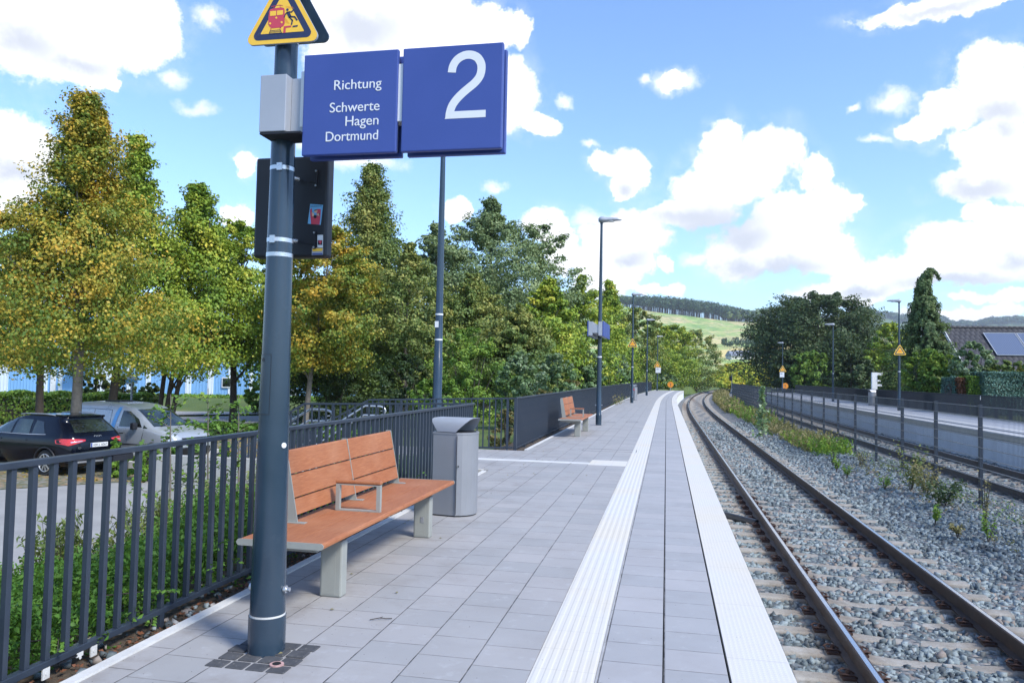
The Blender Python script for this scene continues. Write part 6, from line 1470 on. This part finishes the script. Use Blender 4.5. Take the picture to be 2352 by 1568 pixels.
for i, (x, y, h, w, lab) in enumerate([(-5.5, 4.4, 1.0, .5, 'small feathery green shrub at the far left behind the railing'), (-5.6, 5.4, 1.15, .5, 'reddish tipped feathery shrub, second from the left behind the railing'), (-5.7, 6.5, 1.3, .6, 'bushy olive shrub in the middle behind the railing'), (-5.4, 7.4, 1.25, .6, 'dense olive and brown shrub left of the young maples'), (-5.3, 8.3, 1.3, .7, 'brown tipped shrub below the handrail end'), (-5.0, 9.3, 1.25, .7, 'rust coloured shrub beside the foreground pole'), (-4.4, 10.3, 1.0, .6, 'green shrub behind the bench backrest'), (-4.6, 8.4, .95, .5, 'fresh green shrub left of the foreground pole')]):
    wshrub(x, y, h, w, lab, 'shrub', .06, 420, i)
# young maples in front of the van
def sapling(px, pyt, Y_, label, sp_, seed):
    top = PY(px, pyt, Y_); T = thing('sapling', label, 'young tree', (top.x, top.y, gz(top.x, top.y)), 0, 'young maples behind the near railing'); H_ = top.z-gz(top.x, top.y); rg = random.Random(seed); b = MB(); P_, Nr = [], []
    b.tube([(0, 0, 0), (.05, 0, H_*.5), (0, 0, H_)], [.022, .014, .004], 6, caps=False)
    for k in range(15):
        t = .25+.72*k/15; a = rg.uniform(0, 2*pi); l = sp_*(1.1-.7*t)*rg.uniform(.7, 1.2); st = Vector((0, 0, H_*t)); tip = st+Vector((cos(a)*l, sin(a)*l, l*.55)); b.tube([st, tip], [.007, .002], 4, caps=False)
        for i in range(26): q = st.lerp(tip, .25+.8*i/26)+Vector((rg.gauss(0, .045), rg.gauss(0, .045), rg.gauss(0, .035))); P_.append(tuple(q)); Nr.append((rg.gauss(0, .5), rg.gauss(0, .5)-.3, 1))
    foliage('foliage', np.array(P_), np.array(Nr), .062, LF['green'], T, RNG.uniform(.2, .8, len(P_)), aspect=.8); b.build('stem', MAT['bark'], T)
sapling(392, 905, 9.2, 'young maple whose leaves cover the van windscreen', .55, 3); sapling(478, 892, 9.6, 'young maple with airy leaves right of the van', .5, 5); sapling(548, 905, 10.2, 'thin bare young maple left of the foreground pole', .35, 8); sapling(20, 1075, 7., 'low young maple seen through the left end of the railing', .3, 9) if False else None
# ---------------- right side vegetation
tree('big round dark green tree beyond the opposite platform', 1882, 680, 130, -.2, 330, 892, 'dome', 'dark', 420, 160, .36, 3.2, .55, 'barkd')
tree('pale yellow green tree between the dark tree and the conifer', 2046, 742, 100, -.2, 110, 895, 'oval', 'yellowgreen', 120, 110, .3, None, .25)
for lab, a in (('dark bush in front of the big round tree', (1822, 795, 115, -.2, 110, 'dark')), ('bush right of the small far lamp post', (1862, 800, 112, -.2, 110, 'green')), ('dark bush at the right foot of the round tree', (1955, 800, 100, -.2, 120, 'dark')), ('slim bush beside the white board', (2046, 845, 56, -.1, 50, 'dark')), ('low green bush under the drooping conifer', (2075, 855, 56, -.1, 70, 'green')), 
               ('leafy bush right of the drooping conifer', (2164, 800, 47, -.1, 105, 'green')), ('light tipped bush below the house gable', (2235, 772, 45, -.1, 110, 'silver')), ('olive bush between house and clipped hedge', (2320, 822, 44, -.1, 150, 'olive')), ('dense dark green bush between conifer and house gable', (2128, 790, 49, -.1, 110, 'green')), ('slender pale bush below the conifer trunk', (2105, 830, 50, -.1, 50, 'silver'))):
    bush(lab, a[0], a[1], a[2], a[3], a[4], a[5], 150, 75, max(.12, a[2]*.0032), group='bushes beyond the opposite platform')
for i, (px, pt, w, Z) in enumerate([(1655, 858, 60, 215), (1690, 830, 90, 240), (1738, 822, 100, 250), (1775, 836, 80, 236), (1715, 846, 90, 222), (1760, 856, 80, 216), (1668, 866, 60, 205), (1800, 850, 60, 230)]):
    bush(['shaded green bush where the track disappears', 'golden bush directly below the village houses', 'brightest golden bush left of the dark tree', 'golden bush under the left edge of the dark tree', 'green and gold bush above the fence end', 'green bush left of the round orange sign on the right', 'low green bush at the end of the curve', 'golden bush seen below the dark crown'][i], px, pt, Z, -1.2, w*1.3, 'gold', 170, 80, .55, group='golden bushes at the end of the valley')
# weeping conifer
def conifer():
    Z = 54.; top = AT(2122, 614, Z); T = thing('conifer', 'tall narrow conifer with drooping branches and a bent tip', 'conifer', (top.x, top.y, -.1)); H_ = top.z+.1; P_, Nr, Ti = [], [], []; rg = random.Random(4); b = MB()
    tr = [(0, 0, -.1)]+[(0.02*sin(k), 0, H_*k/10) for k in range(1, 10)]; b.tube(tr, [.26*(1-k/10.5) for k in range(10)], 8, caps=False)
    def wid(t): return interp(t, [(0, 2.5), (.15, 2.75), (.3, 2.2), (.5, 1.4), (.65, .92), (.8, .58), (.92, .3), (1.0, .12)])
    for k in range(520):
        t = .04+.94*rg.random()**1.15; a = rg.uniform(0, 2*pi); w = wid(t)*1.32*rg.uniform(.5, 1.12)*(.74+.36*abs(sin(t*19))); z = H_*t; lp = Vector((.4*max(0, t-.93)/.07, 0, 0)); tip = Vector((cos(a)*w, sin(a)*w, z-.05*w))+lp; st = Vector((0, 0, z-.2*w))+lp; mid = st.lerp(tip, .6)+Vector((0, 0, .16*w))
        if k % 3 == 0: b.tube([st, mid, tip], [.03, .02, .008], 4, caps=False)
        for i in range(30):
            s = .25+.75*i/30; q = st*(1-s)**2+mid*2*s*(1-s)+tip*s*s
            for j in range(5): hh = rg.random()*(.75 if t > .3 else 1.0)*s*(.5+.5*w/2); P_.append((q.x+rg.gauss(0, .06), q.y+rg.gauss(0, .06), q.z-hh)); Nr.append((cos(a)+rg.gauss(0, .5), sin(a)+rg.gauss(0, .5), .3)); Ti.append(min(1, max(0, (.75 if t < .34 else .35)*rg.uniform(.5, 1.1)+.15*(1-hh))))
    for i in range(500): s = rg.random(); P_.append((.25+.75*s**.8+rg.gauss(0, .05), rg.gauss(0, .06), H_*1.0-.05-(s**2)*.7-rg.random()*.2)); Nr.append((rg.gauss(0, 1), -.6, .3)); Ti.append(.3)
    foliage('crown', np.array(P_), np.array(Nr), .17, LF['conifer'], T, np.array(Ti), aspect=.45); b.build('trunk', MAT['barkd'], T)
conifer()
# clipped multicoloured hedge in the right garden
hp = P(2210, 912, 1.0); 
def hseg(label, pxa, pxb, Z, topa, leaf):
    a = AT(pxa, 900, Z); c = AT(pxb, 900, Z); zt = AT((pxa+pxb)/2, topa, Z).z
    hedgebox('hedge', label, 'hedge', 0, (c-a).length, 0, 1.4, 0, zt, leaf, 1100, .075, bang+radians(-4), (a.x, a.y, -.05), wob=.07)
hseg('blue green end piece of the clipped garden hedge', 2191, 2205, 40, 864, 'teal'); hseg('brown conifer between green parts of the clipped garden hedge', 2204, 2228, 39.6, 866, 'brown'); hseg('green section of the clipped hedge right of the brown one', 2227, 2262, 39.2, 862, 'green'); hseg('long blue green clipped hedge running to the right edge', 2260, 2420, 38.8, 853, 'teal')
# ---------------- weeds in the ballast and along the fences
def weedstrip(x0, x1, y0, y1, n, h, leaf, sz, seed):
    rg = np.random.default_rng(seed); m = 9; x = rg.uniform(x0, x1, n); y = rg.uniform(y0, y1, n); lump = .45+.55*np.abs(np.sin(y*.35+seed)*np.cos(y*.13)); hh = h*lump*rg.uniform(.4, 1.1, n); dx, dy = rg.normal(0, .12, n), rg.normal(0, .12, n); P_ = []; Ti = []; tb = rg.uniform(0, 1, n)
    for i in range(m): s = (i+.5)/m; P_.append(np.stack([x+dx*s+rg.normal(0, .03, n)+np.where(y > 45, (y-45)**2/1830, 0), y+dy*s+rg.normal(0, .03, n), -.9+hh*s], 1)); Ti.append(np.clip(tb*.7+.3*s, 0, 1))
    p = np.vstack(P_); return foliage('weeds', p, RNG.normal(size=(len(p), 3))*np.array([1, 1, .5])+np.array([0, -.4, 0]), sz, LF[leaf], None, np.concatenate(Ti), aspect=.35, kind='stuff')
weedstrip(4.6, 5.95, 27, 60, 1300, .75, 'dry', .12, 1); weedstrip(4.7, 5.9, 26, 33, 420, .62, 'weed', .12, 2); weedstrip(4.2, 5.9, 58, 150, 2300, .95, 'dry', .22, 3); weedstrip(4.4, 5.9, 40, 90, 500, .9, 'weed', .18, 4)
weedstrip(4.9, 6.3, 9, 27, 260, .22, 'dry', .06, 7); weedstrip(5.6, 6.5, 9, 27, 260, .3, 'weed', .05, 8); weedstrip(-2.95, -2.5, 41, 50, 170, 1.6, 'dry', .10, 5); weedstrip(-2.95, -2.6, 30, 62, 150, 1.35, 'weed', .09, 6)
def tuft(px, py, h, w, leaf, label, n=150, sz=.05, z=-.86):
    c = P(px, py, z); T = thing('weed_plant', label, 'weed', (c.x, c.y, z), 0, 'weeds growing in the ballast'); rg = random.Random(int(px)); P_, Nr = [], []; b = MB()
    for k in range(9):
        a = rg.uniform(0, 2*pi); tip = Vector((cos(a)*w*rg.uniform(.4, 1), sin(a)*w*rg.uniform(.4, 1), h*rg.uniform(.6, 1))); b.tube([(0, 0, -.05), tip*.55+Vector((0, 0, .1*h)), tip], [.005, .004, .002], 4, caps=False)
        for i in range(n//9): s = rg.uniform(.25, 1.05); q = tip*s; P_.append((q.x+rg.gauss(0, w*.16), q.y+rg.gauss(0, w*.16), max(.01, q.z+rg.gauss(0, h*.06)))); Nr.append((rg.gauss(0, .6), rg.gauss(0, .6)-.3, .8))
    foliage('foliage', np.array(P_), np.array(Nr), sz, LF[leaf], T, RNG.uniform(.2, 1, len(P_)), aspect=.55); b.build('stems', MAT['barkd'], T)
for a in ((2031, 1122, .33, .26, 'weed', 'bright green leafy weed, the largest low one in the ballast'), (2147, 1200, .3, .12, 'weed', 'small feathery green weed nearest to the last fence post'), (1945, 1095, .3, .12, 'weed', 'third small green weed of the row in the ballast'), (1921, 1080, .36, .12, 'weed', 'second small green weed of the row in the ballast'), (1913, 1068, .42, .12, 'weed', 'first and farthest small green weed of the row in the ballast'),
          (2200, 1228, .16, .14, 'dry', 'flat yellow weed in the ballast near the right edge'), (2270, 1240, .4, .16, 'weed', 'thin green weed at the right edge before the mesh fence'), (1978, 1072, .45, .2, 'dry', 'yellowish weed at a mesh fence post')): tuft(*a)
for a in ((2092, 1128, 1.0, .42, 'shrub', 'brown flowering weed left of the wide fence post pair', 420, .07), (2125, 1140, .75, .35, 'dry', 'tall dry stalks climbing the mesh fence', 300, .07), (2165, 1165, .6, .42, 'dark', 'dark green bramble clump at the foot of the mesh fence', 420, .07), (2262, 1215, .9, .1, 'dry', 'single tall stalk behind the mesh fence near the right edge', 90, .05)): tuft(*a)
wt = P(1754, 985, -.86); 
b = None
def tallweed():
    c = P(1750, 1002, -.88); T = thing('weed_plant', 'tall leafy weed rising against the dark overlapping fence', 'weed', (c.x, c.y, -.88)); H_ = PY(1750, 888, c.y).z+.88; P_ = []; rg = random.Random(2)
    for i in range(260): s = rg.random(); P_.append((rg.gauss(0, .16*(1.15-s)), rg.gauss(0, .16*(1.15-s)), s*H_))
    foliage('foliage', np.array(P_), RNG.normal(size=(260, 3))+np.array([0, -.5, .6]), .17, LF['silver'], T); b = MB(); b.tube([(0, 0, 0), (0, 0, H_)], [.02, .006], 5); b.build('stem', MAT['bark'], T)
tallweed()
# loose details on the platform
b = MB(); 
for (px, py, r) in ((762, 1262, .035),): c = P(px, py, .02); o = stones(np.array([c.x]), np.array([c.y]), np.array([.03]), np.array([.075]), 'stone'); tag(o, 'single grey stone lying on the kerb under the near bench', 'stone')
T = thing('twig', 'small dry twig lying on the pavers in front of the bench', 'twig', tuple(P(875, 1422, .004))); b = MB(); b.tube([(-.06, -.03, .004), (-.01, .0, .01), (.03, .01, .006), (.06, .03, .004)], .003, 5); b.tube([(-.01, 0, .01), (.0, .03, .008)], .002, 4); b.build('stem', MAT['barkd'], T)
p = np.array([[-2.86+RNG.normal(0, .09), RNG.uniform(1, 8), -.03] for _ in range(900)]); foliage('bark_mulch', p, np.tile([0, 0, 1.], (900, 1))+RNG.normal(size=(900, 3))*.4, .03, LF['brown'], None, RNG.uniform(.2, 1, 900), kind='stuff')
x = RNG.uniform(-3.35, -2.79, 500); y = RNG.uniform(1.5, 11, 500); o = stones(x, y, np.full(500, -.04)-.3*np.maximum(0, -3.15-x), RNG.uniform(.012, .05, 500), 'rubble'); o.name = 'rubble'; struct(o, 'stuff')
# branches poking through the railing
def poke(px, py, dx, dy, lab):
    c = PX(px, py, -3.02); T = thing('branch', lab, 'branch', tuple(c), 0, 'evergreen shoots poking through the railing'); P_, Nr = [], []; e = Vector((dx, dy, -.02)); b = MB(); b.tube([(-.25, -.1, -.02), (0, 0, 0), e], [.004, .004, .002], 5, caps=False); b.build('stem', MAT['barkd'], T)
    for i in range(26): s = i/26; q = e*s; o = Vector((-e.y, e.x, 0)).normalized()*(.018 if i % 2 else -.018); P_.append(tuple(q+o)); Nr.append((0, 0, 1))
    foliage('foliage', np.array(P_), np.array(Nr)+RNG.normal(size=(26, 3))*.2, .036, LF['hedge'], T, RNG.uniform(.4, 1, 26), aspect=.6)
poke(595, 1353, .14, -.22, 'leafy evergreen shoot hanging over the soil near the foreground pole') if False else None
poke(352, 1402, .13, -.20, 'leafy evergreen shoot hanging over the soil by the railing post'); poke(330, 1358, .16, .12, 'leafy evergreen shoot lying on the lower rail'); poke(135, 1465, .1, -.12, 'short evergreen shoot through the first bars on the left')

n = 60; x = -2.6+np.abs(RNG.normal(0, .55, n)); y = RNG.uniform(3.2, 20, n); p = np.stack([x, y, np.full(n, .007)], 1)
foliage('leaf_litter', p, np.tile([0., 0, 1.], (n, 1))+RNG.normal(size=(n, 3))*.12, .028, LF['dry'], None, RNG.uniform(.2, 1, n), kind='stuff')
# ================================================================== HAZE
def haze(dens):
    m = bpy.data.materials.new('haze'); m.use_nodes = True; t = m.node_tree; t.nodes.clear()
    v = N(t, 'ShaderNodeVolumePrincipled'); v.inputs['Color'].default_value = (.86, .92, 1, 1); v.inputs['Density'].default_value = dens; v.inputs['Anisotropy'].default_value = .2
    o = N(t, 'ShaderNodeOutputMaterial'); lk(t, v.outputs[0], o.inputs['Volume'])
    b = MB(); b.box(-6500, 6500, -3500, 8500, -30, 330); q = b.build('haze', m); q['kind'] = 'stuff'
haze(.00015)
